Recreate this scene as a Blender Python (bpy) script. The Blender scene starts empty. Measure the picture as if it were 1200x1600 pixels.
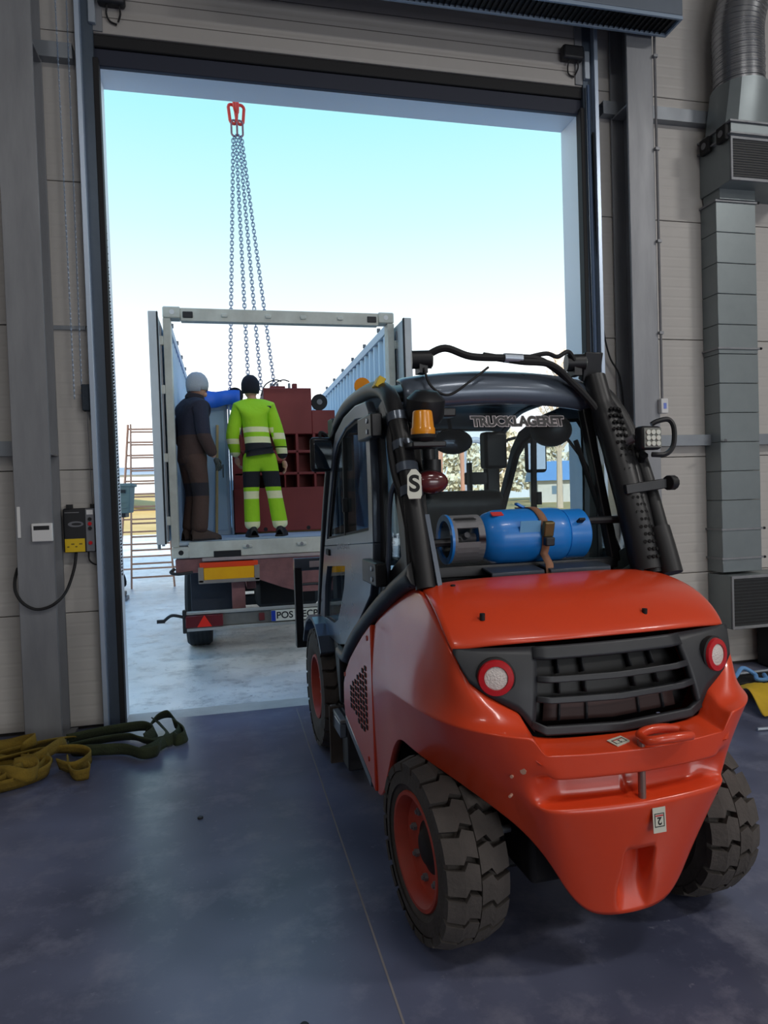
import bpy, bmesh, math, random
from mathutils import Vector, Matrix
random.seed(7)
PI = math.pi
sc = bpy.context.scene
COL = sc.collection

def s2l(c):
    return tuple((x/12.92 if x <= .04045 else ((x+.055)/1.055)**2.4) for x in [v/255 for v in c])

# ------------------------------------------------------------------ camera
cam_d = bpy.data.cameras.new('camera')
cam_d.sensor_fit = 'VERTICAL'
cam_d.sensor_height = 32.0
cam_d.lens = 1075/1600*32.0
cam_d.clip_end = 600
cam = bpy.data.objects.new('camera', cam_d)
COL.objects.link(cam)
_r = Vector((0.97397188, -0.22439675, -0.03201376))
_u = Vector((0.03669491, 0.0167208, 0.99918662))
_f = Vector((0.22367894, 0.97435441, -0.02451981))
_m = Matrix((_r, _u, -_f)).transposed().to_4x4()
_m.translation = Vector((0, 0, 1.75))
cam.matrix_world = _m
sc.camera = cam

# ------------------------------------------------------------------ sky and sun
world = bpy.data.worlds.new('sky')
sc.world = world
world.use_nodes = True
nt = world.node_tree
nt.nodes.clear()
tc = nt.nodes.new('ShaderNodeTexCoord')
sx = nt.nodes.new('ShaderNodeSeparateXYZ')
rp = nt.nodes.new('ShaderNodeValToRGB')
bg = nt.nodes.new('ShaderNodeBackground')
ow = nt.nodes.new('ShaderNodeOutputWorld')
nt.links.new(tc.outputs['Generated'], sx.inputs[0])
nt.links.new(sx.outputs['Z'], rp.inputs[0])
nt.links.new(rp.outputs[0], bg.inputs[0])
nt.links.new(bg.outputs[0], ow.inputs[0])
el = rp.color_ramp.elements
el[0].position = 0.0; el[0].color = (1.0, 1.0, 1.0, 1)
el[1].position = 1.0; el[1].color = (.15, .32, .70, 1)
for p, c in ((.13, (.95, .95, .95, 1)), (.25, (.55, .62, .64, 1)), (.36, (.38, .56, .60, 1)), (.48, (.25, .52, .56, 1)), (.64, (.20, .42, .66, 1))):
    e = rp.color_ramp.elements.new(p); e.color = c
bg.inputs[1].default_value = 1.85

sun_d = bpy.data.lights.new('sun', 'SUN')
sun_d.energy = 6.0
sun_d.angle = .01
sun_d.color = (1.0, .93, .82)
sun = bpy.data.objects.new('sun', sun_d)
COL.objects.link(sun)
# low winter sun from behind the hall, a little from the left
sun.rotation_euler = Vector((.22, 1.0, -.56)).to_track_quat('-Z', 'Y').to_euler()
sun.location = (0, -30, 30)

def area(name, loc, size, sizey, energy, color=(1, 1, 1), rot=(0, 0, 0)):
    d = bpy.data.lights.new(name, 'AREA')
    d.shape = 'RECTANGLE'; d.size = size; d.size_y = sizey; d.energy = energy; d.color = color
    o = bpy.data.objects.new(name, d); COL.objects.link(o)
    o.location = loc; o.rotation_euler = rot
    return o
LAMPS = [(-3.5, -1.5), (2.5, -1.5), (8.5, -1.5), (-3.5, -8.5), (2.5, -8.5), (8.5, -8.5)]
LAMP_W = {0: 60, 1: 110, 2: 300, 3: 50, 4: 90, 5: 170}
for i, (x, y) in enumerate(LAMPS):
    area('lamp_light', (x, y, 7.78), 1.5, .5, LAMP_W[i], (1.0, .97, .93))
# added fill light for daylight from behind, in front of the added glazing panel
area('back_fill_light', (7.7, -13.7, 2.6), 9.0, 3.6, 500, (.93, .96, 1.0), (PI/2, 0, 0))

sc.view_settings.view_transform = 'Standard'
sc.view_settings.look = 'None'
sc.view_settings.exposure = 0.0
sc.view_settings.gamma = 1.0
sc.view_settings.use_curve_mapping = False

# ------------------------------------------------------------------ materials
MATS = {}
def mat(name, rgb, rough=.5, metal=0.0, var=0.0, vscale=6.0, bump=0.0, bscale=40.0, coat=0.0, rgb2=None, emit=None, spec=.5, stretch=None):
    """procedural principled material; var mixes towards rgb2 (or a darker tone) by noise"""
    if name in MATS: return MATS[name]
    m = bpy.data.materials.new(name); m.use_nodes = True
    t = m.node_tree; b = t.nodes['Principled BSDF']
    c = s2l(rgb)
    b.inputs['Base Color'].default_value = (*c, 1)
    b.inputs['Roughness'].default_value = rough
    b.inputs['Metallic'].default_value = metal
    b.inputs['Coat Weight'].default_value = coat
    b.inputs['Coat Roughness'].default_value = .08
    b.inputs['Specular IOR Level'].default_value = spec
    co = t.nodes.new('ShaderNodeTexCoord'); src = co.outputs['Object']
    if stretch:
        mp = t.nodes.new('ShaderNodeMapping'); mp.inputs['Scale'].default_value = stretch
        t.links.new(src, mp.inputs[0]); src = mp.outputs[0]
    if var > 0:
        n = t.nodes.new('ShaderNodeTexNoise'); n.inputs['Scale'].default_value = vscale; n.inputs['Detail'].default_value = 5; n.inputs['Roughness'].default_value = .62
        t.links.new(src, n.inputs['Vector'])
        r = t.nodes.new('ShaderNodeValToRGB')
        r.color_ramp.elements[0].position = .32; r.color_ramp.elements[1].position = .70
        d = s2l(rgb2) if rgb2 else tuple(x*.55 for x in c)
        mix = tuple(c[i]*(1-var)+d[i]*var for i in range(3))
        r.color_ramp.elements[0].color = (*mix, 1); r.color_ramp.elements[1].color = (*c, 1)
        t.links.new(n.outputs[0], r.inputs[0]); t.links.new(r.outputs[0], b.inputs['Base Color'])
        rr = t.nodes.new('ShaderNodeMapRange'); rr.inputs[3].default_value = min(1, rough+.10*var+.04); rr.inputs[4].default_value = max(.02, rough-.04)
        t.links.new(n.outputs[0], rr.inputs[0]); t.links.new(rr.outputs[0], b.inputs['Roughness'])
    if bump > 0:
        n2 = t.nodes.new('ShaderNodeTexNoise'); n2.inputs['Scale'].default_value = bscale; n2.inputs['Detail'].default_value = 4
        t.links.new(src, n2.inputs['Vector'])
        bp = t.nodes.new('ShaderNodeBump'); bp.inputs['Strength'].default_value = bump; bp.inputs['Distance'].default_value = .01
        t.links.new(n2.outputs[0], bp.inputs['Height']); t.links.new(bp.outputs[0], b.inputs['Normal'])
    if emit:
        b.inputs['Emission Color'].default_value = (*c, 1); b.inputs['Emission Strength'].default_value = emit
    MATS[name] = m
    return m

def ribbed(name, rgb, scale, strength=.25, rough=.45, axis='Z'):
    """painted sheet with fine parallel ribs"""
    m = mat(name, rgb, rough, var=.12, vscale=3)
    t = m.node_tree; b = t.nodes['Principled BSDF']
    co = t.nodes.new('ShaderNodeTexCoord')
    w = t.nodes.new('ShaderNodeTexWave'); w.bands_direction = axis; w.inputs['Scale'].default_value = scale; w.inputs['Distortion'].default_value = 0
    t.links.new(co.outputs['Object'], w.inputs['Vector'])
    rr = t.nodes.new('ShaderNodeValToRGB'); rr.color_ramp.elements[0].position = .0; rr.color_ramp.elements[1].position = .22
    t.links.new(w.outputs[0], rr.inputs[0])
    bp = t.nodes.new('ShaderNodeBump'); bp.inputs['Strength'].default_value = strength; bp.inputs['Distance'].default_value = .006
    t.links.new(rr.outputs[0], bp.inputs['Height']); t.links.new(bp.outputs[0], b.inputs['Normal'])
    return m

def glass(name, tint=(.85, .9, .92), refl=1.0, rough=.02):
    m = bpy.data.materials.new(name); m.use_nodes = True
    t = m.node_tree; t.nodes.clear()
    o = t.nodes.new('ShaderNodeOutputMaterial'); mx = t.nodes.new('ShaderNodeMixShader')
    tr = t.nodes.new('ShaderNodeBsdfTransparent'); tr.inputs[0].default_value = (*tint, 1)
    g = t.nodes.new('ShaderNodeBsdfGlossy'); g.inputs['Roughness'].default_value = rough
    lw = t.nodes.new('ShaderNodeLayerWeight'); lw.inputs[0].default_value = .5
    pw = t.nodes.new('ShaderNodeMath'); pw.operation = 'POWER'; pw.inputs[1].default_value = 4.5
    mu = t.nodes.new('ShaderNodeMath'); mu.operation = 'MULTIPLY_ADD'; mu.inputs[1].default_value = .45*refl; mu.inputs[2].default_value = .03*refl
    t.links.new(lw.outputs['Facing'], pw.inputs[0]); t.links.new(pw.outputs[0], mu.inputs[0]); t.links.new(mu.outputs[0], mx.inputs[0])
    t.links.new(tr.outputs[0], mx.inputs[1]); t.links.new(g.outputs[0], mx.inputs[2]); t.links.new(mx.outputs[0], o.inputs[0])
    MATS[name] = m
    return m

def banded(name, bands, default, rough=.8, side=None):
    """cloth whose colour changes by height in the garment's own coordinates: bands = [(z0, z1, rgb, xmin, xmax)]"""
    m = mat(name, default, rough, bump=1.0, bscale=14)
    t = m.node_tree; b = t.nodes['Principled BSDF']
    co = t.nodes.new('ShaderNodeTexCoord'); sp = t.nodes.new('ShaderNodeSeparateXYZ')
    t.links.new(co.outputs['Object'], sp.inputs[0])
    prev = None
    def cmp(sock, val, op):
        k = t.nodes.new('ShaderNodeMath'); k.operation = op; k.inputs[1].default_value = val
        t.links.new(sock, k.inputs[0]); return k.outputs[0]
    def mul(a, c):
        k = t.nodes.new('ShaderNodeMath'); k.operation = 'MULTIPLY'
        t.links.new(a, k.inputs[0]); t.links.new(c, k.inputs[1]); return k.outputs[0]
    for z0, z1, rgb, x0, x1 in bands:
        f = mul(cmp(sp.outputs['Z'], z0, 'GREATER_THAN'), cmp(sp.outputs['Z'], z1, 'LESS_THAN'))
        if x0 is not None: f = mul(f, mul(cmp(sp.outputs['X'], x0, 'GREATER_THAN'), cmp(sp.outputs['X'], x1, 'LESS_THAN')))
        mx = t.nodes.new('ShaderNodeMix'); mx.data_type = 'RGBA'
        t.links.new(f, mx.inputs[0])
        if prev is None: mx.inputs[6].default_value = (*s2l(default), 1)
        else: t.links.new(prev, mx.inputs[6])
        mx.inputs[7].default_value = (*s2l(rgb), 1)
        prev = mx.outputs[2]
    t.links.new(prev, b.inputs['Base Color'])
    return m

def ground_mat(name, c1, c2, c3, rough, big, mid, fine, bump, speck):
    """two-scale mottled surface: broad patches (c1 to c2) with fine scuffs and specks (c3)"""
    m = bpy.data.materials.new(name); m.use_nodes = True; t = m.node_tree; b = t.nodes['Principled BSDF']
    co = t.nodes.new('ShaderNodeTexCoord')
    def noise(s, d, r=.6):
        n = t.nodes.new('ShaderNodeTexNoise'); n.inputs['Scale'].default_value = s; n.inputs['Detail'].default_value = d; n.inputs['Roughness'].default_value = r
        t.links.new(co.outputs['Object'], n.inputs['Vector']); return n.outputs[0]
    def ramp(src, p0, p1, a, c):
        r = t.nodes.new('ShaderNodeValToRGB'); r.color_ramp.elements[0].position = p0; r.color_ramp.elements[1].position = p1
        r.color_ramp.elements[0].color = (*a, 1); r.color_ramp.elements[1].color = (*c, 1); t.links.new(src, r.inputs[0]); return r.outputs[0]
    nb, nm, nf = noise(big, 3), noise(mid, 8, .7), noise(fine, 6, .75)
    base = ramp(nb, .35, .65, s2l(c1), s2l(c2))
    def mix(fac, a, colr):
        x = t.nodes.new('ShaderNodeMix'); x.data_type = 'RGBA'; t.links.new(fac, x.inputs[0]); t.links.new(a, x.inputs[6]); x.inputs[7].default_value = (*s2l(colr), 1); return x.outputs[2]
    f1 = ramp(nm, .50, .68, (0, 0, 0), (.8, .8, .8)); f2 = ramp(nf, 1-speck, 1-speck+.06, (0, 0, 0), (.8, .8, .8))
    c = mix(f2, mix(f1, base, c3), c3)
    t.links.new(c, b.inputs['Base Color'])
    rr = t.nodes.new('ShaderNodeMapRange'); rr.inputs[3].default_value = rough+.12; rr.inputs[4].default_value = rough-.06
    t.links.new(nm, rr.inputs[0]); t.links.new(rr.outputs[0], b.inputs['Roughness'])
    bp = t.nodes.new('ShaderNodeBump'); bp.inputs['Strength'].default_value = bump; bp.inputs['Distance'].default_value = .02
    t.links.new(nm, bp.inputs['Height']); t.links.new(bp.outputs[0], b.inputs['Normal'])
    MATS[name] = m
    return m

# ------------------------------------------------------------------ mesh helpers
class MB:
    def __init__(s): s.v = []; s.f = []
    def add(s, vs, fs):
        o = len(s.v); s.v += [tuple(v) for v in vs]; s.f += [tuple(i+o for i in f) for f in fs]; return s
    def box(s, c, d, R=None):
        hx, hy, hz = d[0]/2, d[1]/2, d[2]/2
        vs = [Vector((x, y, z)) for x in (-hx, hx) for y in (-hy, hy) for z in (-hz, hz)]
        if R is not None: vs = [R @ v for v in vs]
        vs = [v+Vector(c) for v in vs]
        return s.add(vs, [(0, 1, 3, 2), (4, 6, 7, 5), (0, 4, 5, 1), (2, 3, 7, 6), (0, 2, 6, 4), (1, 5, 7, 3)])
    def b2(s, x0, x1, y0, y1, z0, z1):
        return s.box(((x0+x1)/2, (y0+y1)/2, (z0+z1)/2), (abs(x1-x0), abs(y1-y0), abs(z1-z0)))
    def beam(s, p0, p1, w, h, up=(0, 0, 1)):
        p0 = Vector(p0); p1 = Vector(p1); d = (p1-p0); L = d.length; d.normalize()
        a = d.cross(Vector(up))
        if a.length < 1e-4: a = d.cross(Vector((1, 0, 0)))
        a.normalize(); b = a.cross(d)
        vs = []
        for p in (p0, p1):
            for sa, sb in ((-1, -1), (1, -1), (1, 1), (-1, 1)): vs.append(p+a*sa*w/2+b*sb*h/2)
        return s.add(vs, [(3, 2, 1, 0), (4, 5, 6, 7), (0, 1, 5, 4), (1, 2, 6, 5), (2, 3, 7, 6), (3, 0, 4, 7)])
    def cyl(s, p0, p1, r0, r1=None, n=16, cap=True):
        if r1 is None: r1 = r0
        p0 = Vector(p0); p1 = Vector(p1); d = (p1-p0).normalized()
        a = d.orthogonal().normalized(); b = d.cross(a)
        vs = []
        for p, r in ((p0, r0), (p1, r1)):
            for i in range(n):
                t = 2*PI*i/n; vs.append(p+a*math.cos(t)*r+b*math.sin(t)*r)
        fs = [(i, (i+1) % n, n+(i+1) % n, n+i) for i in range(n)]
        if cap: fs += [tuple(range(n-1, -1, -1)), tuple(range(n, 2*n))]
        return s.add(vs, fs)
    def tube(s, pts, r, n=8, closed=False, flat=None):
        pts = [Vector(p) for p in pts]; N = len(pts)
        rs = r if isinstance(r, (list, tuple)) else [r]*N
        rings = []; prev = None
        for i, p in enumerate(pts):
            if closed: d = pts[(i+1) % N]-pts[i-1]
            else: d = pts[min(i+1, N-1)]-pts[max(i-1, 0)]
            if d.length < 1e-9: d = Vector((0, 0, 1))
            d.normalize()
            if prev is None: a = d.orthogonal().normalized()
            else:
                a = prev-d*prev.dot(d)
                a = a.normalized() if a.length > 1e-6 else d.orthogonal().normalized()
            prev = a; b = d.cross(a)
            rings.append([p+(a*math.cos(2*PI*k/n)+b*math.sin(2*PI*k/n))*rs[i] for k in range(n)])
        vs = [v for q in rings for v in q]; fs = []
        M = N if closed else N-1
        for i in range(M):
            j = (i+1) % N
            for k in range(n): fs.append((i*n+k, i*n+(k+1) % n, j*n+(k+1) % n, j*n+k))
        if not closed: fs += [tuple(range(n-1, -1, -1)), tuple((N-1)*n+k for k in range(n))]
        return s.add(vs, fs)
    def prism(s, poly, axis, a0, a1):
        n = len(poly)
        def P(p, a):
            if axis == 'x': return (a, p[0], p[1])
            if axis == 'y': return (p[0], a, p[1])
            return (p[0], p[1], a)
        vs = [P(p, a0) for p in poly]+[P(p, a1) for p in poly]
        fs = [tuple(range(n-1, -1, -1)), tuple(range(n, 2*n))]+[(i, (i+1) % n, n+(i+1) % n, n+i) for i in range(n)]
        return s.add(vs, fs)
    def ring(s, outer, inner, axis, a0, a1):
        """flat frame between two outlines with the same number of points"""
        n = len(outer)
        def P(p, a):
            if axis == 'x': return (a, p[0], p[1])
            if axis == 'y': return (p[0], a, p[1])
            return (p[0], p[1], a)
        vs = [P(p, a0) for p in outer]+[P(p, a0) for p in inner]+[P(p, a1) for p in outer]+[P(p, a1) for p in inner]
        fs = []
        for i in range(n):
            j = (i+1) % n
            fs += [(i, j, n+j, n+i), (2*n+i, 3*n+i, 3*n+j, 2*n+j), (i, 2*n+i, 2*n+j, j), (n+i, n+j, 3*n+j, 3*n+i)]
        return s.add(vs, fs)
    def lathe(s, prof, o, d, n=32, closed=False):
        o = Vector(o); d = Vector(d).normalized(); a = d.orthogonal().normalized(); b = d.cross(a)
        vs = []
        for r, h in prof:
            for k in range(n):
                t = 2*PI*k/n; vs.append(o+d*h+(a*math.cos(t)+b*math.sin(t))*r)
        m = len(prof); fs = []
        for i in range(m if closed else m-1):
            j = (i+1) % m
            for k in range(n): fs.append((i*n+k, i*n+(k+1) % n, j*n+(k+1) % n, j*n+k))
        if not closed:
            if prof[0][0] > 1e-6: fs.append(tuple(range(n-1, -1, -1)))
            if prof[-1][0] > 1e-6: fs.append(tuple((m-1)*n+k for k in range(n)))
        return s.add(vs, fs)
    def grid(s, rows, flip=False):
        m = len(rows); n = len(rows[0]); vs = [p for r in rows for p in r]
        fs = []
        for i in range(m-1):
            for j in range(n-1):
                q = (i*n+j, i*n+j+1, (i+1)*n+j+1, (i+1)*n+j); fs.append(q[::-1] if flip else q)
        return s.add(vs, fs)
    def ball(s, c, r, nu=16, nv=10, R=None):
        if not isinstance(r, (tuple, list)): r = (r, r, r)
        vs = []; fs = []
        for i in range(nv+1):
            ph = PI*i/nv
            for j in range(nu):
                th = 2*PI*j/nu
                v = Vector((r[0]*math.sin(ph)*math.cos(th), r[1]*math.sin(ph)*math.sin(th), r[2]*math.cos(ph)))
                if R is not None: v = R @ v
                vs.append(v+Vector(c))
        for i in range(nv):
            for j in range(nu): fs.append((i*nu+j, (i+1)*nu+j, (i+1)*nu+(j+1) % nu, i*nu+(j+1) % nu))
        return s.add(vs, fs)
    def mesh(s, name):
        me = bpy.data.meshes.new(name); me.from_pydata(s.v, [], s.f)
        bm = bmesh.new(); bm.from_mesh(me)
        bmesh.ops.remove_doubles(bm, verts=bm.verts, dist=1e-5)
        bmesh.ops.recalc_face_normals(bm, faces=bm.faces)
        bm.to_mesh(me); bm.free()
        return me
    def build(s, name, m, parent=None, smooth=None, bevel=0, seg=2, solid=0, sub=0, off=-1):
        o = obj(name, s.mesh(name), m, parent)
        if solid:
            md = o.modifiers.new('solid', 'SOLIDIFY'); md.thickness = solid; md.offset = off
        if bevel:
            md = o.modifiers.new('bevel', 'BEVEL'); md.width = bevel; md.segments = seg; md.limit_method = 'ANGLE'; md.angle_limit = .6
        if sub:
            md = o.modifiers.new('sub', 'SUBSURF'); md.levels = sub; md.render_levels = sub
        if smooth is None: smooth = 40 if bevel == 0 else 60
        if smooth:
            me = o.data
            me.polygons.foreach_set('use_smooth', [True]*len(me.polygons))
            if smooth < 180: me.set_sharp_from_angle(angle=math.radians(smooth))
        return o

def obj(name, me, m, parent=None):
    o = bpy.data.objects.new(name, me); COL.objects.link(o)
    if m is not None and len(me.materials) == 0: me.materials.append(m)
    if parent is not None: o.parent = parent
    return o
def thing(name, label, cat, loc=(0, 0, 0), rz=0, group=None):
    o = bpy.data.objects.new(name, None); COL.objects.link(o); o.empty_display_size = .1
    o.location = loc; o.rotation_euler = (0, 0, rz)
    return tag(o, label, cat, group)
def tag(o, label, cat, group=None):
    o['label'] = label; o['category'] = cat
    if group: o['group'] = group
    return o
def struct(o, label=None, cat=None):
    o['kind'] = 'structure'
    if label: o['label'] = label
    if cat: o['category'] = cat
    return o
def inst(o, parent, loc=None, rot=None):
    c = o.copy(); COL.objects.link(c); c.parent = parent
    if loc is not None: c.location = loc
    if rot is not None: c.rotation_euler = rot
    return c
def bake(o):
    dg = bpy.context.evaluated_depsgraph_get()
    me = bpy.data.meshes.new_from_object(o.evaluated_get(dg)); return me
def text(name, body, size, m, parent, M, extrude=.0006, align='CENTER', bold=0.0):
    cu = bpy.data.curves.new(name, 'FONT'); cu.body = body; cu.size = size; cu.extrude = extrude; cu.align_x = align; cu.align_y = 'CENTER'; cu.offset = bold
    t = bpy.data.objects.new(name, cu); COL.objects.link(t)
    me = bake(t); bpy.data.objects.remove(t); me.name = name
    me.materials.clear(); me.transform(M)
    return obj(name, me, m, parent)
def basis(o, xa, ya):
    xa = Vector(xa).normalized(); ya = Vector(ya); ya = (ya-xa*xa.dot(ya)).normalized(); za = xa.cross(ya)
    M = Matrix((xa, ya, za)).transposed().to_4x4(); M.translation = Vector(o); return M
def smoothpath(pts, k=6, closed=False):
    """Catmull-Rom through pts"""
    P = [Vector(p) for p in pts]; n = len(P); out = []
    for i in range(n if closed else n-1):
        p0 = P[(i-1) % n] if closed or i > 0 else P[0]; p1 = P[i]; p2 = P[(i+1) % n]
        p3 = P[(i+2) % n] if closed or i+2 < n else P[-1]
        for j in range(k):
            t = j/k
            out.append(.5*((2*p1)+(p2-p0)*t+(2*p0-5*p1+4*p2-p3)*t*t+(3*p1-p0-3*p2+p3)*t**3))
    if not closed: out.append(P[-1])
    return out

# ------------------------------------------------------------------ material set
M_floor = ground_mat('hall_concrete', (74, 78, 100), (116, 121, 147), (127, 129, 148), .28, .7, 3.0, 16, .05, .37)
M_snow = ground_mat('packed_snow_ice', (198, 200, 204), (246, 246, 246), (138, 142, 150), .28, .6, 3.6, 10, 1.0, .40)
M_thresh = mat('dusty_concrete', (200, 195, 190), .7, var=.5, vscale=3, bump=.2, bscale=60)
M_field = mat('dry_grass', (205, 176, 118), .95, var=.6, vscale=.4, rgb2=(170, 140, 80), bump=.4, bscale=8)
M_panel = ribbed('wall_panel_paint', (192, 188, 183), 3.4, .22)
M_joint = mat('panel_joint', (90, 86, 82), .8)
M_steel = mat('galvanised_steel', (150, 152, 156), .46, .35, var=.5, vscale=2.2, rgb2=(108, 110, 116), stretch=(3, 3, .5))
M_girt = mat('girt_steel', (150, 156, 163), .42, .45, var=.4, vscale=4, rgb2=(120, 124, 130))
M_track = mat('door_track_steel', (92, 104, 118), .35, .6, var=.25, vscale=6)
M_track_l = mat('door_track_light', (196, 212, 232), .35, .55)
M_leaf = ribbed('door_leaf_paint', (176, 172, 168), 1.95, .5)
M_black = mat('black_rubber', (22, 22, 25), .7)
M_dark = mat('dark_plastic', (34, 35, 39), .5, var=.3, vscale=12)
M_reveal = mat('reveal_flashing', (232, 238, 246), .45)
M_hall = mat('hall_shell', (170, 167, 160), .8, var=.15, vscale=1)
M_white = mat('white_plastic', (222, 222, 222), .45)
M_yel = mat('yellow_sticker', (226, 190, 28), .5)
M_chain = mat('zinc_chain', (176, 186, 198), .4, .6)
M_red = mat('forklift_red', (222, 70, 33), .30, var=.12, vscale=5, rgb2=(190, 48, 26), coat=.35, bump=.025, bscale=120)
M_redrim = mat('rim_red', (190, 70, 52), .55, var=.5, vscale=9, rgb2=(140, 66, 52))
M_tyre = mat('tyre_rubber', (84, 78, 74), .85, var=.6, vscale=7, rgb2=(58, 54, 52), bump=.35, bscale=60)
M_cab = mat('cab_charcoal', (92, 102, 116), .28, .35, var=.2, vscale=4, coat=.2)
M_cabblk = mat('cab_black', (28, 29, 32), .42, var=.2, vscale=8)
M_glass = glass('cab_glass', (.84, .89, .91), 1.5)
M_gas = mat('gas_blue', (28, 132, 222), .35, var=.25, vscale=8, rgb2=(18, 84, 160), coat=.2)
M_gray = mat('collar_grey', (120, 120, 124), .5, var=.4, vscale=14)
M_amber = mat('amber_lens', (232, 146, 20), .25, coat=.4)
M_redlens = mat('red_lens', (196, 24, 34), .3, coat=.4)
M_clear = mat('clear_lens', (226, 216, 210), .35, bump=.6, bscale=160)
M_cont = mat('container_grey', (206, 210, 212), .55, var=.4, vscale=2.5, rgb2=(176, 180, 184))
M_contin = mat('container_inside_blue', (192, 208, 222), .6, var=.3, vscale=1.5, rgb2=(168, 184, 202))
M_contfr = mat('container_frame', (214, 216, 206), .55, var=.45, vscale=4, rgb2=(150, 146, 136))
M_maroon = mat('machine_maroon', (134, 46, 44), .55, var=.3, vscale=3, rgb2=(104, 34, 34))
M_chassis = mat('chassis_red_brown', (146, 98, 98), .65, var=.6, vscale=5, rgb2=(84, 58, 58), bump=.2)
M_alu = mat('aluminium_rail', (198, 198, 194), .4, .5, var=.35, vscale=8)
M_flap = mat('mudflap', (44, 52, 66), .7, var=.3, vscale=5)
M_tarp = mat('blue_tarp', (44, 112, 230), .5, bump=.5, bscale=9)
M_wood = mat('pale_wood', (204, 170, 116), .7, var=.4, vscale=6, stretch=(8, 8, .6))
M_ladder = mat('ladder_wood', (222, 164, 134), .7, var=.4, vscale=6)
M_plate = mat('number_plate_white', (226, 226, 214), .4)
M_blue = mat('plate_blue', (26, 60, 170), .4)
M_orange = mat('reflector_yellow', (250, 182, 12), .4, var=.25, vscale=10, rgb2=(230, 140, 10))
M_rored = mat('reflector_red', (240, 72, 28), .4)
M_duct = mat('duct_zinc', (140, 149, 152), .38, .55, var=.3, vscale=2.5)
M_spiral = mat('spiral_duct', (176, 178, 182), .24, .85, var=.2, vscale=5)
M_grl = mat('grille_black', (24, 25, 27), .5)
M_skin = mat('skin', (206, 160, 138), .6)
M_strap_y = mat('strap_yellow', (138, 112, 34), .9, var=.6, vscale=9, rgb2=(88, 74, 26), bump=.5, bscale=80)
M_strap_g = mat('strap_green', (58, 68, 42), .9, var=.6, vscale=9, rgb2=(40, 44, 34), bump=.5, bscale=80)
M_brown = mat('strap_brown', (150, 108, 84), .9, var=.3, vscale=20)

# ------------------------------------------------------------------ the setting
WY = 5.70                      # inner face of the door wall
OL, OR_, OT = -.845, 3.215, 5.12   # door opening
b = MB().b2(-9, 13, -14, 5.78, -.25, 0)
struct(b.build('floor', M_floor), 'dark blue grey power-floated concrete floor of the hall', 'floor')
b = MB().b2(-60, 70, 6.02, 40, -.4, -.015)
struct(b.build('ground_yard', M_snow), 'yard of packed snow and ice outside the door', 'ground')
b = MB()
rows = []
for iy in range(14):
    y = 38+iy*10; row = []
    for ix in range(26):
        x = -130+ix*10+(1 if ix == 12 else 0)
        k = min(1, max(0, (y-40)/45)); side = 1/(1+math.exp((x+4)/5))
        row.append((x, y, -.06+k*k*(3-2*k)*5.2*side+random.uniform(-.05, .05)*k))
    rows.append(row)
b.grid(rows)
struct(b.build('ground_field', M_field, smooth=180), 'straw coloured dry grass field beyond the yard', 'field')
b = MB().b2(OL-.4, OR_+.4, 5.78, 6.02, -.3, -.004)
struct(b.build('trim_1', M_thresh), 'pale dusty concrete threshold strip under the open door', 'threshold')
# joint line in the floor
b = MB().b2(.507, .515, -6, 5.7, 0.0, .0012)
j = b.build('floor_joint', mat('floor_joint_filler', (132, 126, 126), .8)); j.parent = bpy.data.objects['floor']

# door wall: backing skin with the opening, sandwich panels as pieces
b = MB()
b.b2(-9, OL, WY+.05, WY+.28, 0, 9); b.b2(OR_, 13, WY+.05, WY+.28, 0, 9); b.b2(OL, OR_, WY+.05, WY+.28, OT, 9)
wf = b.build('wall_front', M_joint); struct(wf, 'wall of beige sandwich panels around the open door', 'wall')
zs = [.03, .92, 2.02, 3.12, 4.22, 5.35, 6.45, 7.55, 8.65, 9.0]
for i in range(len(zs)-1):
    for x0, x1 in ((-9, -5.2), (-5.2, OL), (OR_, 7.4), (7.4, 13)):
        p = MB().b2(x0+.002, x1-.002, WY, WY+.06, zs[i]+.003, zs[i+1]-.003).build('panel', M_panel, wf, bevel=.004, seg=1)
for i in (5, 6, 7, 8):
    z0 = max(zs[i], OT+.25)
    MB().b2(OL+.002, OR_-.002, WY, WY+.06, z0+.003, zs[i+1]-.003).build('panel', M_panel, wf, bevel=.004, seg=1)
b = MB()
b.b2(-9, OL-.03, 5.985, 6.01, 0, 9.9); b.b2(OR_+.03, 13, 5.985, 6.01, 0, 9.9); b.b2(OL-.03, OR_+.03, 5.985, 6.01, OT+.03, 9.9)
struct(b.build('bounce_trim_5', mat('bounce_cladding', (222, 222, 220), .6, var=.1)), 'unseen pale outer wall cladding added to bounce light into the yard', 'cladding')  # unseen pale skin added to bounce light onto the container's rear
for nm, bb, lab in (('wall_left', (-9.2, -9, -14, 6, 0, 9), 'left hall wall'), ('wall_right', (13, 13.2, -14, 6, 0, 9), 'right hall wall'),
                    ('wall_back', (-9.2, 13.2, -14.2, -14, 0, 9), 'back hall wall'), ('ceiling', (-9.2, 13.2, -14.2, 6.0, 9, 9.9), 'hall roof')):
    struct(MB().b2(*bb).build(nm, M_hall), lab+' out of view of the photograph', 'ceiling' if nm == 'ceiling' else 'wall')

gz = MB().b2(3.2, 12.2, -14.02, -13.9, .8, 4.4).build('added_window_1', M_white); struct(gz, 'opaque white panel added as an unseen glazing band behind the fill light', 'window')  # opaque panel added behind the fill light; no daylight passes through it
for k in range(7): MB().b2(3.2+k*1.5-.03, 3.2+k*1.5+.03, -13.91, -13.85, .8, 4.4).build('added_window_bar', M_steel, gz)
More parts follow.
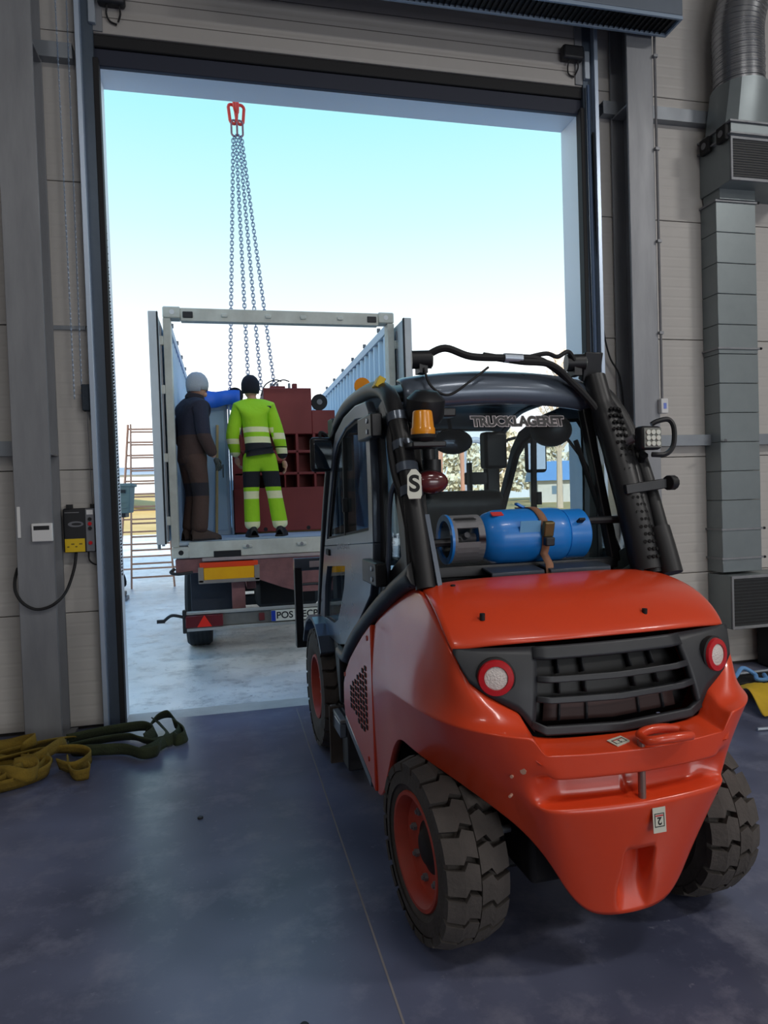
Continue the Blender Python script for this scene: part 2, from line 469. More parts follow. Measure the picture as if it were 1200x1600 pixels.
# steel columns (wide-flange sections standing against the wall)
def column(x0, x1, label):
    b = MB(); t = .022; w = x1-x0; xc = (x0+x1)/2
    b.b2(x0, x1, 5.40, 5.40+t, 0, 9); b.b2(x0, x1, 5.68-t, 5.68, 0, 9); b.b2(xc-.007, xc+.007, 5.40+t, 5.68-t, 0, 9)
    b.b2(x0-.05, x1+.05, 5.35, 5.70, 0, .03)
    # stiffener plates between the flanges
    for z in (2.13, 5.08): b.b2(x0+.002, x1-.002, 5.40+t, 5.68-t, z-.008, z+.008)
    return struct(b.build('steel_column', M_steel, bevel=.003, seg=1), label, 'column')
column(-1.475, -1.225, 'grey steel wide-flange column left of the open door')
column(3.525, 3.775, 'grey steel wide-flange column right of the open door')
# wall girts
def girt(x0, x1, z0, z1, label):
    b = MB()
    b.ring([(WY, z0), (WY, z1), (WY-.085, z1), (WY-.085, z0)], [(WY-.004, z0+.004), (WY-.004, z1-.004), (WY-.081, z1-.004), (WY-.081, z0+.004)], 'x', x0, x1)
    return struct(b.build('wall_girt', M_girt), label, 'girt')
girt(-9, -1.475, 2.13, 2.24, 'horizontal steel girt left of the left column at mid height')
girt(3.775, 13, 2.12, 2.22, 'horizontal steel girt right of the right column at mid height')
girt(-9, -1.0, 5.10, 5.215, 'upper horizontal steel girt on the wall left of the door')
girt(3.42, 13, 5.10, 5.215, 'upper horizontal steel girt on the wall right of the door')
b = MB().b2(-1.225, -1.0, WY-.02, WY, 3.09, 3.12)
struct(b.build('wall_bracket', M_girt), 'short galvanised bracket beside the left door track', 'bracket')

# door reveal flashings (outside the leaf)
b = MB().b2(OL-.03, OL+.004, WY-.02, WY+.315, 0, OT); struct(b.build('trim_2', M_reveal), 'pale metal reveal lining the left door jamb', 'trim')
b = MB().b2(OR_-.004, OR_+.03, WY-.02, WY+.315, 0, OT); struct(b.build('trim_3', M_reveal), 'pale metal reveal lining the right door jamb', 'trim')
b = MB().b2(OL+.005, OR_-.005, WY-.02, WY+.315, OT-.004, OT+.03); struct(b.build('trim_4', M_reveal), 'pale metal reveal lining the door head', 'trim')
# door tracks
def track(xa, sgn, label):
    t = thing('door_track', label, 'door track', (xa, WY, 0))
    MB().b2(0, -sgn*.10, -.10, -.015, 0, 6.6).build('track_angle', M_track, t, bevel=.004, seg=1)
    MB().b2(-sgn*.085, -sgn*.122, -.155, -.015, 0, 6.6).build('track_lip', M_track_l, t, bevel=.003, seg=1)
    MB().b2(-sgn*.012, sgn*.03, -.105, -.02, 0, OT).build('edge_seal', M_black, t, bevel=.006, seg=2)
    for k in range(7):
        z = .5+k*.78
        MB().cyl((-sgn*.118, -.085, z), (-sgn*.127, -.085, z), .012, n=8).build('bolt', M_chain, t)
    struct(t)
    return t
track(OL+.002, 1, 'blue grey steel door track up the left jamb')
track(OR_-.002, -1, 'blue grey steel door track up the right jamb')
# sectional door leaf, raised above the opening
d1 = MB().b2(OL-.05, OR_+.05, WY-.075, WY-.035, 5.315, 8.8).build('door_1', M_joint)
struct(d1, 'raised beige sectional door leaf above the opening', 'door')
z = 5.31
for k in range(6):
    MB().b2(OL-.05, OR_+.05, WY-.085, WY-.03, z+.002, z+.575-.002).build('door_section', M_leaf, d1, bevel=.004, seg=1); z += .575
for k in range(7):
    MB().b2(OL-.05, OR_+.05, WY-.0858, WY-.084, 5.43+k*.145, 5.436+k*.145).build('rib_groove', M_joint, d1)
b = MB().b2(OL-.04, OR_+.04, WY-.075, WY-.03, 5.215, 5.31); b.build('bottom_seal', M_black, d1, bevel=.01)
b = MB().b2(OL-.02, OR_+.02, WY-.055, WY-.01, 5.085, 5.215); b.build('head_seal', mat('seal_blue_black', (32, 38, 56), .6), d1, bevel=.006)
for x, s in ((OL-.02, 1), (OR_+.02, -1)):
    MB().b2(x, x+s*.09, WY-.097, WY-.086, 5.32, 8.75).build('end_cap', M_steel, d1, bevel=.003, seg=1)
for x, s, lab in ((-.70, 1, 'a'), (3.10, -1, 'b')):
    t = MB().b2(x-.10, x+.10, WY-.17, WY-.09, 5.50, 5.62).build('safety_switch_box', M_dark, d1, bevel=.02)
    MB().b2(x+s*-.12, x+s*-.17, WY-.13, WY-.09, 5.36, 5.60).build('hinge_bracket', M_chain, d1, bevel=.004, seg=1)
    MB().tube(smoothpath([(x-.03, WY-.13, 5.51), (x-.04, WY-.12, 5.44), (x-.02, WY-.10, 5.40), (x+.03, WY-.10, 5.38)]), .007).build('switch_cable', M_black, d1)
    MB().tube(smoothpath([(x+.05, WY-.13, 5.51), (x+.06, WY-.12, 5.45), (x+.04, WY-.10, 5.40)]), .007).build('switch_cable', M_black, d1)
# outer head beam face beyond the leaf
# ceiling lamps
for i, (x, y) in enumerate(LAMPS):
    t = thing('high_bay_lamp', 'long white hall ceiling lamp, '+('left', 'middle', 'right')[i % 3]+' one of the row '+('nearer the door', 'nearer the back wall')[i//3], 'lamp', (x, y, 7.8), 0, 'hall ceiling lamps')
    MB().b2(-.8, .8, -.3, .3, .0, .10).build('housing', M_white, t, bevel=.01)
    for s in (-1, 1): MB().cyl((s*.6, 0, .1), (s*.6, 0, 1.195), .008, n=6).build('suspension_rod', M_steel, t)

# ================================================================== FORKLIFT
FTH = math.radians(2.0)
FO = Vector((1.33, 2.62, 0))
def FW(p):
    c, s = math.cos(FTH), math.sin(FTH)
    return Vector((FO.x+p[0]*c-p[1]*s, FO.y+p[0]*s+p[1]*c, p[2]))
fk = thing('forklift', 'orange red counterbalance forklift with black cab seen from behind', 'forklift', FO, FTH)

# ---- counterweight: control cage from the left front round the rear to the right front
# columns: name: (T row, R row, E row, inset flag, notch flag)
CT = [(-.615, .72, 1.115), (-.605, .55, 1.20), (-.592, .35, 1.29), (-.565, .155, 1.378), (-.577, .0, 1.335), (-.587, -.15, 1.27), (-.585, -.275, 1.195),
      (-.545, -.335, 1.09), (-.485, -.365, 1.042), (-.385, -.398, .985), (-.338, -.412, .898), (-.28, -.42, .888), (-.2, -.43, .884), (-.1, -.436, .882), (-.062, -.438, .882), (-.048, -.438, .882), (0, -.44, .882)]
CR = [(-.632, .72, .86), (-.64, .55, .875), (-.647, .35, .892), (-.652, .155, .91), (-.652, .0, .922), (-.647, -.15, .934), (-.632, -.285, .944),
      (-.578, -.405, .946), (-.485, -.497, .942), (-.392, -.525, .934), (-.35, -.528, .870), (-.28, -.542, .870), (-.2, -.554, .868), (-.1, -.562, .867), (-.062, -.564, .867), (-.048, -.565, .867), (0, -.567, .867)]
CE = [(-.62, .72, .27), (-.62, .605, .28), (-.625, .36, .695), (-.625, .165, .708), (-.605, .02, .703), (-.565, -.12, .693), (-.515, -.235, .668),
      (-.45, -.325, .625), (-.375, -.39, .565), (-.31, -.43, .48), (-.265, -.44, .40), (-.225, -.445, .33), (-.165, -.455, .268), (-.1, -.468, .255), (-.062, -.472, .253), (-.048, -.473, .253), (0, -.476, .252)]
def lerp(a, c, t): return tuple(a[i]*(1-t)+c[i]*t for i in range(3))
cols = []
for i in range(17):
    T, R, E = CT[i], CR[i], CE[i]
    rear = i >= 10
    col = [T, lerp(T, R, .33)]
    mid = lerp(T, R, .72)
    if 5 <= i <= 9: mid = (mid[0]*.985, mid[1]+.012, mid[2]-.012)
    col += [mid, R]
    nx = [-(R[0]), -(R[1]+.05)]; l = math.hypot(*nx); nx = (nx[0]/l, nx[1]/l)    # inward
    if i >= 9:
        k = (i-9)/7
        zt = .785; zb = .688
        s1 = (R[0]*1.0, R[1]+.004, zt); s2 = (R[0]*.97, R[1]-.008, zb)
        if i == 9: s1 = (-.392, -.502, .79); s2 = (-.378, -.492, .69)
        dpt = .10 if i >= 10 else 0
        col += [lerp(R, s1, .25), s1, (s1[0]+nx[0]*dpt, s1[1]-R[1]*dpt*1.6, s1[2]-.004*(dpt > 0)), (s2[0]+nx[0]*dpt*.9, s2[1]-R[1]*dpt*1.5, s2[2]+.008*(dpt > 0)), s2]
        base = s2
    else:
        col += [lerp(R, E, f) for f in (.1, .3, .38, .52, .6)]
        base = col[-1]
    d0 = lerp(base, E, .42); d1_ = lerp(base, E, .46); d2 = lerp(base, E, .75)
    low = [d0, d1_, d2, E]
    if i >= 15: low = [low[0]]+[(p[0], p[1]+q, p[2]) for p, q in zip(low[1:], (.085, .06, .0))]
    col += low
    cols.append(col)
full = cols+[[(-p[0], p[1], p[2]) for p in c] for c in cols[-2::-1]]
b = MB().grid(full)
me = b.mesh('counterweight')
# creases
bm = bmesh.new(); bm.from_mesh(me)
cl = bm.edges.layers.float.get('crease_edge') or bm.edges.layers.float.new('crease_edge')
key = {}
for ci, c in enumerate(full):
    for ri, p in enumerate(c): key[(round(p[0], 4), round(p[1], 4), round(p[2], 4))] = (ci, ri)
nc = len(full)
for e in bm.edges:
    q = [key.get(tuple(round(x, 4) for x in v.co)) for v in e.verts]
    if None in q: continue
    (c0, r0), (c1, r1) = sorted(q)
    sc_ = min(c0, nc-1-c0)
    if r0 == r1 == 3: e[cl] = .8 if sc_ >= 5 else .2*sc_
    if r0 == r1 and r0 in (5, 8) and 9 <= c0 and c1 <= nc-10: e[cl] = .85
    if r0 == r1 and r0 in (6, 7) and 10 <= c0 and c1 <= nc-11: e[cl] = .7
    if c0 == c1 and sc_ in (9, 10) and max(r0, r1) <= 3: e[cl] = .55
    if c0 == c1 and sc_ in (14, 15) and 9 <= min(r0, r1) <= 10: e[cl] = .85
    if r0 == r1 and r0 in (9, 10) and 14 <= c0 and c1 <= nc-15: e[cl] = .85
    if len(e.link_faces) == 1: e[cl] = .6
bm.to_mesh(me); bm.free()
cw = obj('counterweight', me, M_red, fk)
md = cw.modifiers.new('sub', 'SUBSURF'); md.levels = 3; md.render_levels = 3
md = cw.modifiers.new('solid', 'SOLIDIFY'); md.thickness = .035; md.offset = -1
me.polygons.foreach_set('use_smooth', [True]*len(me.polygons))
# scuffs: bare metal chips on the bumper corner
M_chip = mat('paint_chip', (196, 150, 130), .7)
for (x, y, z, s) in ((-.40, -.503, .86, .011), (-.415, -.49, .815, .016), (-.445, -.463, .79, .008), (-.455, -.452, .875, .008), (-.565, -.33, .865, .012), (-.45, -.455, .72, .007), (-.50, -.41, .86, .006)):
    n = Vector((x, y+.05, 0)).normalized()
    b = MB().cyl(Vector((x, y, z))+n*-.02, Vector((x, y, z))+n*.0, s*.7, n=7); b.build('paint_chip', M_chip, fk)

# ---- hood
rows = []
for (y, z, w, bend) in ((.150, 1.372, .548, -.0), (.145, 1.387, .552, 0), (.03, 1.378, .572, .005), (-.09, 1.353, .582, .02), (-.19, 1.32, .588, .04), (-.275, 1.275, .591, .06), (-.335, 1.232, .587, .075), (-.365, 1.205, .582, .085), (-.352, 1.196, .578, .085)):
    r = []
    for k in range(-12, 13):
        u = k/12; a = abs(u)
        r.append((w*u, y-.055*(1-a*a)*(1 if y > .1 else .25)+bend*a**2.6, z+.012*(1-a*a)-.018*a**6))
    rows.append(r)
hd = MB().grid(rows).build('hood', M_red, fk, smooth=180, solid=.02, sub=1)
for x, y, z in ((-.45, .03, 1.386), (.46, .08, 1.39), (-.44, -.24, 1.312), (.20, -.30, 1.292)):
    MB().cyl((x, y, z-.03), (x, y-.002, z-.006), .010, n=10).build('hood_plug', M_black, hd)

# ---- grille panel between hood and bumper
GT = lambda u: Vector((.572*u, -.355+.08*abs(u)**2.4, 1.192))
GBp = [(0, (0, -.432, .888)), (.48, (.325, -.415, .902)), (.6, (.38, -.398, .982)), (.78, (.48, -.367, 1.040)), (.9, (.541, -.335, 1.09)), (1, (.575, -.28, 1.186))]
def GB(u):
    a = abs(u)
    for (u0, p0), (u1, p1) in zip(GBp, GBp[1:]):
        if a <= u1:
            t = (a-u0)/(u1-u0); p = lerp(p0, p1, t); break
    return Vector((math.copysign(p[0], u), p[1], p[2]))
def G(u, v, out=0.0):
    p = GT(u).lerp(GB(u), v)
    return p+Vector((.25*u*out, -out-.018*math.sin(PI*v)*(1-abs(u)**3), .0))
def gpatch(name, m, u0, u1, v0, v1, out, thick, nu=12, nv=5, par=None, skew=None):
    rows = []
    for i in range(nv+1):
        r = []
        for k in range(nu+1):
            u = u0+(u1-u0)*k/nu; v = v0+(v1-v0)*i/nv
            r.append(G(u, v, out))
        rows.append(r)
    return MB().grid(rows).build(name, m, par or fk, smooth=180, solid=thick, off=0)
gr = gpatch('grille_backing', M_grl, -.58, .58, .02, .98, -.07, .006)
M_grf = mat('grille_frame', (44, 46, 51), .45, var=.2, vscale=14)
for s in (-1, 1):
    gpatch('lamp_housing', M_grf, s*.50, s*1.0, 0, 1, .004, .02, par=gr, nu=14, nv=8)
gpatch('grille_bar', M_grf, -.52, .52, 0, .15, .010, .022, par=gr)
gpatch('grille_bar', M_grf, -.52, .52, .90, 1.0, .008, .022, par=gr)
for v in (.37, .60):
    gpatch('grille_slat', M_grf, -.5, .5, v-.025, v+.045, .004, .035, par=gr)
for k in range(-2, 3):
    if k == 0: continue
    for v0, v1 in ((.14, .36), (.41, .59), (.64, .9)): gpatch('grille_rib', M_grf, k*.165-.005, k*.165+.005, v0, v1, -.052, .03, nu=1, nv=3, par=gr)
gpatch('radiator', mat('radiator_brown', (70, 48, 46), .6), -.42, .42, .66, .9, -.05, .005, par=gr)
# tail lights
for s in (-1, 1):
    c = Vector((s*.452, -.372, 1.103)); d = Vector((s*.32, -1, .06)).normalized()
    tl = MB().lathe([(.040, .0), (.062, .0), (.064, .012), (.060, .022), (.042, .024), (.040, .012)], c-d*.008, d, 32, True).build('tail_light', M_redlens, fk)
    MB().lathe([(0.0, .024), (.02, .0235), (.04, .019), (.041, .0)], c-d*.008, d, 28).build('lens', M_clear, tl)
    MB().lathe([(.064, -.01), (.070, -.01), (.070, .008), (.064, .012)], c-d*.008, d, 32, True).build('rim', M_black, tl)

# ---- tow pin with handle, labels
pin = MB().cyl((.0, -.545, .66), (.0, -.545, .89), .013, n=14).build('tow_pin', mat('pin_steel', (150, 120, 112), .4, .6), fk)
hp = [(.002+.085*(1-math.cos(t*PI)), -.575-.028*math.sin(t*PI), .893+.012*math.sin(t*PI)) for t in [k/16 for k in range(17)]]
hp2 = [(p[0], -.538+.03*math.sin(k/16*PI), p[2]) for k, p in enumerate(hp)]
b = MB()
path = hp+hp2[::-1][1:-1]
b.tube([Vector(p) for p in path], .017, 10, closed=True)
b.b2(-.012, .04, -.57, -.535, .88, .905); b.build('pin_handle', M_red, fk, smooth=60, sub=1)
def sticker(o, xa, ya, w, h):
    M = basis(o, xa, ya)
    p = MB().b2(-w/2, w/2, -h/2, h/2, -.001, .0012); me = p.mesh('label_sticker'); me.transform(M)
    st = obj('label_sticker', me, mat('label_white', (206, 204, 190), .5), fk)
    f = MB().ring([(-w*.38, -h*.27), (w*.38, -h*.27), (w*.38, h*.27), (-w*.38, h*.27)], [(-w*.33, -h*.24), (w*.33, -h*.24), (w*.33, h*.24), (-w*.33, h*.24)], 'z', .0012, .002)
    me = f.mesh('label_frame'); me.transform(M); obj('label_frame', me, M_black, st)
    text('label_digit', '2', h*.42, M_black, st, M @ Matrix.Translation((0, -.002, .0012)) @ Matrix.Rotation(PI, 4, 'Z'), bold=.0008)
    f = MB().b2(-w*.3, w*.3, h*.15, h*.2, .0012, .002); me = f.mesh('label_mark'); me.transform(M); obj('label_mark', me, M_redlens, st)
sticker((.045, -.5725, .618), (1, 0, 0), (0, .05, 1), .05, .085)
sticker((-.055, -.50, .876), (1, .35, 0), (-.3, 1, .18), .075, .045)

# ---- side panels with vent slots, sill trim, step
for s in (-1, 1):
    poly = [(.725, 1.112), (.90, 1.03), (1.08, .93), (1.25, .83), (1.38, .73), (1.45, .64), (1.46, .52), (1.43, .44), (1.1, .36), (.725, .275)]
    sp = MB().prism(poly, 'x', s*.60, s*.632).build('side_panel', M_red, fk, bevel=.008, seg=2)
    b = MB()
    for i in range(7):
        for k in range(13):
            y = .86+i*.062+(k % 2)*.0; z = .965-k*.034-i*.033+.006*(i % 2)
            zt = 1.01-(y-.72)*.52; zb = .50+(y-.86)*.12
            if zb < z < zt-.05: b.b2(y-.016, y+.016, 0, .006, z-.011, z+.011)
    me = b.mesh('vent_slots')
    me.transform(Matrix(((0, s, 0, s*.630), (1, 0, 0, 0), (0, 0, 1, 0), (0, 0, 0, 1))))
    obj('vent_slots', me, M_black, sp)['kind'] = 'stuff'
    for y, z in ((.80, 1.03), (1.40, .70), (.84, .40)): MB().cyl((s*.628, y, z), (s*.636, y, z), .013, n=12).build('screw', M_redrim, sp)
    # black curved sill trim under the door, flowing up to the rear pillar
    pts = smoothpath([(s*.60, 1.62, .79), (s*.605, 1.42, .80), (s*.61, 1.28, .88), (s*.61, 1.05, 1.01), (s*.605, .75, 1.155), (s*.597, .45, 1.29), (s*.58, .22, 1.385), (s*.56, .13, 1.42)], 4)
    MB().tube(pts, [.045]*(len(pts)-4)+[.05, .055, .06, .06], 10).build('sill_trim', M_cabblk, fk)
    st = MB().b2(s*.50, s*.66, 1.46, 1.80, .385, .41).build('step_plate', M_steel, fk, bevel=.006)
    for k in range(4): MB().b2(s*.52+s*.03*k, s*.535+s*.03*k, 1.48, 1.78, .41, .416).build('step_tread', M_dark, st)
    MB().b2(s*.62, s*.66, 1.46, 1.80, .30, .385).build('step_skirt', M_cab, st, bevel=.006)
    MB().b2(s*.5, s*.62, 1.44, 1.62, .10, .40).build('battery_step', M_dark, fk, bevel=.01)
    # tie strip along the lower side
    MB().beam((s*.625, 1.42, .43), (s*.625, .80, .29), .02, .05).build('lower_rail', M_cab, fk, bevel=.005)
# chassis / underbody
b = MB().b2(-.52, .52, .66, 2.0, .20, .80); b.b2(-.30, .30, -.30, .75, .30, .86); b.b2(-.52, .52, .62, 1.0, .8, 1.0)
b.build('chassis', M_black, fk, bevel=.02)
b = MB().b2(-.44, .44, -.07, .07, .24, .44); b.build('steer_axle', M_dark, fk, bevel=.02)
MB().cyl((-.38, -.12, .43), (.0, -.12, .45), .015, n=10).build('steer_rod', M_chain, fk)
# under-hood engine deck behind the cab
MB().b2(-.50, .50, .16, .92, 1.12, 1.335).build('engine_deck', M_cabblk, fk, bevel=.02)
MB().b2(-.56, .56, .60, 2.1, .78, .95).build('cab_floor', M_cabblk, fk, bevel=.01)

# ---- wheels
def wheel(x, y, R, w, rim, steer, out, lugs=20):
    """out = +1/-1 outer side"""
    hb = bpy.data.objects.new('wheel', None); COL.objects.link(hb); hb.parent = fk
    hb.location = (x, y, R); hb.rotation_euler = (0, 0, steer); hb.empty_display_size = .05
    Rc = R-.040; h = w/2
    prof = [(rim, -h*.82), (rim+.02, -h*.90), (rim+.06, -h*.98), (Rc-.06, -h), (Rc-.012, -h*.95), (Rc, -h*.86), (Rc+.003, 0), (Rc, h*.86), (Rc-.012, h*.95), (Rc-.06, h), (rim+.06, h*.98), (rim+.02, h*.90), (rim, h*.82)]
    b = MB().lathe(prof, (0, 0, 0), (1, 0, 0), 72, True)
    b.build('tyre', M_tyre, hb, smooth=35)
    # tread lugs, two staggered rows with stepped edges
    b = MB()
    def P(ang, r, xx): return (xx, math.cos(ang)*r, math.sin(ang)*r)
    da = 2*PI/lugs
    for side in (-1, 1):
        for k in range(lugs):
            a = k*da+(da*.5 if side > 0 else 0)
            g = da*.10
            # outline in (lateral fraction, angle): stepped zigzag
            up = [(0.015, .10), (.36, -.04), (.50, .20), (1.0, .10)]
            pts_lo = [(f, a+g+q*da) for f, q in up]; pts_hi = [(f, a+da-g+q*da) for f, q in up]
            nsub = 3
            for i in range(3):
                for t in range(nsub):
                    f0, f1 = up[i][0], up[i+1][0]
                    def A(lo, hi, tt): return lo*(1-tt)+hi*tt
                    vs = []
                    for r in (Rc-.01, 0):
                        for (pl, ph) in ((pts_lo[i], pts_hi[i]), (pts_lo[i+1], pts_hi[i+1])):
                            for tt in (t/nsub, (t+1)/nsub):
                                f = pl[0]; ang = A(pl[1], ph[1], tt)
                                rr = (R-.020*max(0, f-.55)**1.5/.3) if r == 0 else r
                                vs.append(P(ang, rr, side*f*h*.985))
                    fs = [(4, 5, 7, 6)]
                    if i == 2: fs.append((2, 3, 7, 6))
                    if i == 0: fs.append((0, 1, 5, 4))
                    if t == 0: fs.append((0, 2, 6, 4))
                    if t == nsub-1: fs.append((1, 3, 7, 5))
                    b.add(vs, fs)
    me = b.mesh('tread_lugs'); o = obj('tread_lugs', me, M_tyre, hb)
    # rim
    ro = out*h
    pr = [(rim+.012, .86*ro), (rim+.008, .93*ro), (rim-.006, .93*ro), (rim-.016, .80*ro), (rim-.022, .50*ro), (rim-.05, .42*ro), (.10, .40*ro), (.095, .34*ro), (rim-.03, .30*ro), (rim+.005, .0)]
    rm = MB().lathe(pr, (0, 0, 0), (1, 0, 0), 48, True).build('rim', M_redrim, hb, smooth=35)
    MB().lathe([(.0, .62*ro), (.045, .62*ro), (.06, .58*ro), (.078, .45*ro), (.10, .40*ro), (.10, .0)], (0, 0, 0), (1, 0, 0), 28).build('hub', mat('hub_dark', (46, 40, 38), .6, .3, var=.4), hb)
    for k in range(8):
        t = 2*PI*k/8+.2; yy, zz = math.cos(t)*.135, math.sin(t)*.135
        MB().cyl((.38*ro, yy, zz), (.53*ro, yy, zz), .016, n=6).cyl((.53*ro, yy, zz), (.60*ro, yy, zz), .009, n=8).build('wheel_nut', M_gray, hb)
    return hb
wheel(-.545, 0, .35, .25, .212, math.radians(5), -1)
wheel(.545, 0, .35, .25, .212, math.radians(5), 1)
wheel(-.545, 2.22, .42, .29, .21, 0, -1, 24)
wheel(.545, 2.22, .42, .29, .21, 0, 1, 24)
for s in (-1, 1):
    # front fender over the drive wheel, mud guard behind it
    pts = [(math.cos(t), math.sin(t)) for t in [math.radians(a) for a in (150, 135, 118, 100, 85, 70, 55, 40)]]
    out_ = [(2.22-.50*c, .42+.50*q) for c, q in pts]; inn = [(2.22-.475*c, .42+.475*q) for c, q in pts]
    fd = MB()
    n = len(out_)
    for i in range(n-1):
        fd.prism([inn[i], inn[i+1], out_[i+1], out_[i]], 'x', s*.46, s*.70)
    fd.build('fender', M_cab, fk, smooth=50)
    MB().prism([(1.62, .46), (1.66, .46), (1.83, .90), (1.79, .94), (1.62, .80)], 'x', s*.46, s*.62).build('fender_apron', M_cabblk, fk, bevel=.01)
    MB().b2(s*.44, s*.68, 1.70, 1.73, .06, .42).build('mudflap', mat('flap_dirty', (74, 66, 60), .8, var=.5), fk, bevel=.004)

# ---- cab: doors, guard, glass
DO = [(2.36, .80), (2.13, 1.20), (1.87, 1.65), (1.62, 2.03), (1.50, 2.13), (1.25, 2.195), (.95, 2.222), (.72, 2.212), (.655, 2.16), (.635, 1.80), (.66, 1.40), (.74, 1.255), (.92, 1.13), (1.14, 1.005), (1.40, .875), (1.60, .835)]
WI = [(2.30, .93), (2.02, 1.40), (1.90, 1.47), (1.60, 1.98), (1.46, 2.07), (1.22, 2.135), (.96, 2.155), (.79, 2.14), (.745, 2.10), (.735, 1.80), (.745, 1.60), (.76, 1.56), (.95, 1.52), (1.20, 1.49), (1.46, 1.46), (1.75, 1.43)]
for s in (-1, 1):
    X = s*.60
    # door skin as a plate with two window openings: upper ring + lower plate ring
    up_out = [(2.005, 1.42), (1.87, 1.65), (1.62, 2.03), (1.50, 2.13), (1.25, 2.195), (.95, 2.222), (.72, 2.212), (.655, 2.16), (.635, 1.80), (.645, 1.52)]
    up_in = [(1.92, 1.47), (1.80, 1.65), (1.575, 1.985), (1.46, 2.065), (1.22, 2.130), (.96, 2.150), (.78, 2.135), (.735, 2.09), (.725, 1.80), (.735, 1.58)]
    dr = MB().ring(up_out, up_in, 'x', X-.022, X+.022).build('door', M_cab, fk, bevel=.006, seg=2)
    lo_out = [(2.005, 1.42), (.645, 1.52), (.66, 1.40), (.74, 1.255), (1.14, 1.005), (1.40, .875), (1.60, .835), (2.34, .80), (2.13, 1.20)]
    lo_in = [(1.93, 1.29), (1.35, 1.345), (1.36, 1.30), (1.40, 1.21), (1.50, 1.10), (1.62, .985), (1.75, .945), (2.10, .925), (2.04, 1.14)]
    MB().ring(lo_out, lo_in, 'x', X-.022, X+.022).build('door_lower_skin', M_cab, dr, bevel=.006, seg=2)
    MB().prism([(p[0], p[1]) for p in up_in], 'x', X-.004, X+.004).build('pane', M_glass, dr)
    MB().prism(lo_in, 'x', X-.004, X+.004).build('pane', M_glass, dr)
    # black window surround, sliding divider, latch
    MB().ring(up_in, [(p[0]*.94+1.3*.06, p[1]*.95+1.8*.05) for p in up_in], 'x', X-.012, X+.012).build('window_seal', M_black, dr)
    MB().beam((X, 1.36, 1.49), (X, 1.335, 2.09), .03, .025).build('window_divider', M_black, dr)
    MB().b2(X+s*.0, X+s*.03, 1.30, 1.325, 1.66, 1.74).build('window_latch', M_black, dr, bevel=.004)
    MB().b2(X+s*.015, X+s*.035, 1.80, 1.90, 1.37, 1.41).build('door_handle', M_black, dr, bevel=.006)
    text('door_maker_lettering', 'TRUCKLAGERET', .052, mat('sticker_silver', (186, 190, 200), .4), dr, basis((X+s*.0225, 1.38, 1.455), (0, s, .07), (0, 0, 1)))
    # door hinges
    for z in (2.07, 1.385):
        h = MB().b2(X+s*.005, X+s*.06, .46, .74, z-.055, z+.055).build('hinge', M_cabblk, dr, bevel=.008)
        for zz in (z-.025, z+.025): MB().cyl((X+s*.058, .53, zz), (X+s*.066, .53, zz), .012, n=8).build('hinge_bolt', M_chain, dr)
    # overhead guard: rear pillar sweeping into the roof side rail and down to the front post
    path = smoothpath([(s*.54, .10, 1.36), (s*.545, .20, 1.66), (s*.55, .30, 1.90), (s*.555, .40, 2.09), (s*.555, .53, 2.215), (s*.555, .75, 2.275), (s*.555, 1.1, 2.29), (s*.555, 1.45, 2.27), (s*.565, 1.68, 2.19), (s*.575, 1.84, 2.05), (s*.585, 2.0, 1.75), (s*.59, 2.25, 1.22), (s*.59, 2.42, .80)], 6)
    rr = []
    for p in path:
        rr.append(.043 if p.y < .5 else (.042 if p.y < 1.7 else .036))
    gp = MB().tube(path, rr, 12).build('guard_frame', M_cabblk, fk)
    # dark infill between the door's rear edge and the pillar
    inf = [(.655, 2.16), (.52, 2.20), (.40, 2.06), (.30, 1.86), (.20, 1.62), (.14, 1.42), (.45, 1.31), (.70, 1.19), (.66, 1.40), (.635, 1.80)]
    ini = [(.60, 2.02), (.54, 2.06), (.46, 1.96), (.40, 1.82), (.33, 1.62), (.30, 1.48), (.46, 1.41), (.58, 1.37), (.575, 1.45), (.58, 1.80)]
    MB().ring(inf, ini, 'x', s*.555, s*.585).build('side_quarter_frame', M_cabblk, fk, bevel=.005)
    MB().prism(ini, 'x', s*.568, s*.572).build('quarter_pane', M_glass, fk)
# roof
rows = []
for (y, z) in ((.52, 2.235), (.62, 2.285), (.80, 2.325), (1.1, 2.345), (1.4, 2.33), (1.62, 2.275), (1.72, 2.19)):
    rows.append([(.56*k/8, y, z-.035*abs(k/8)**4) for k in range(-8, 9)])
MB().grid(rows).build('roof', M_cabblk, fk, smooth=180, solid=.05, sub=1)
# rear top beam, arched
rows = []
for (y, z) in ((.46, 2.12), (.42, 2.17), (.43, 2.25), (.50, 2.30), (.60, 2.31)):
    rows.append([(.50*k/8, y+.05*abs(k/8)**3, z+.035*(1-(k/8)**2)) for k in range(-8, 9)])
MB().grid(rows).build('rear_header', M_cab, fk, smooth=180, solid=.03, sub=1)
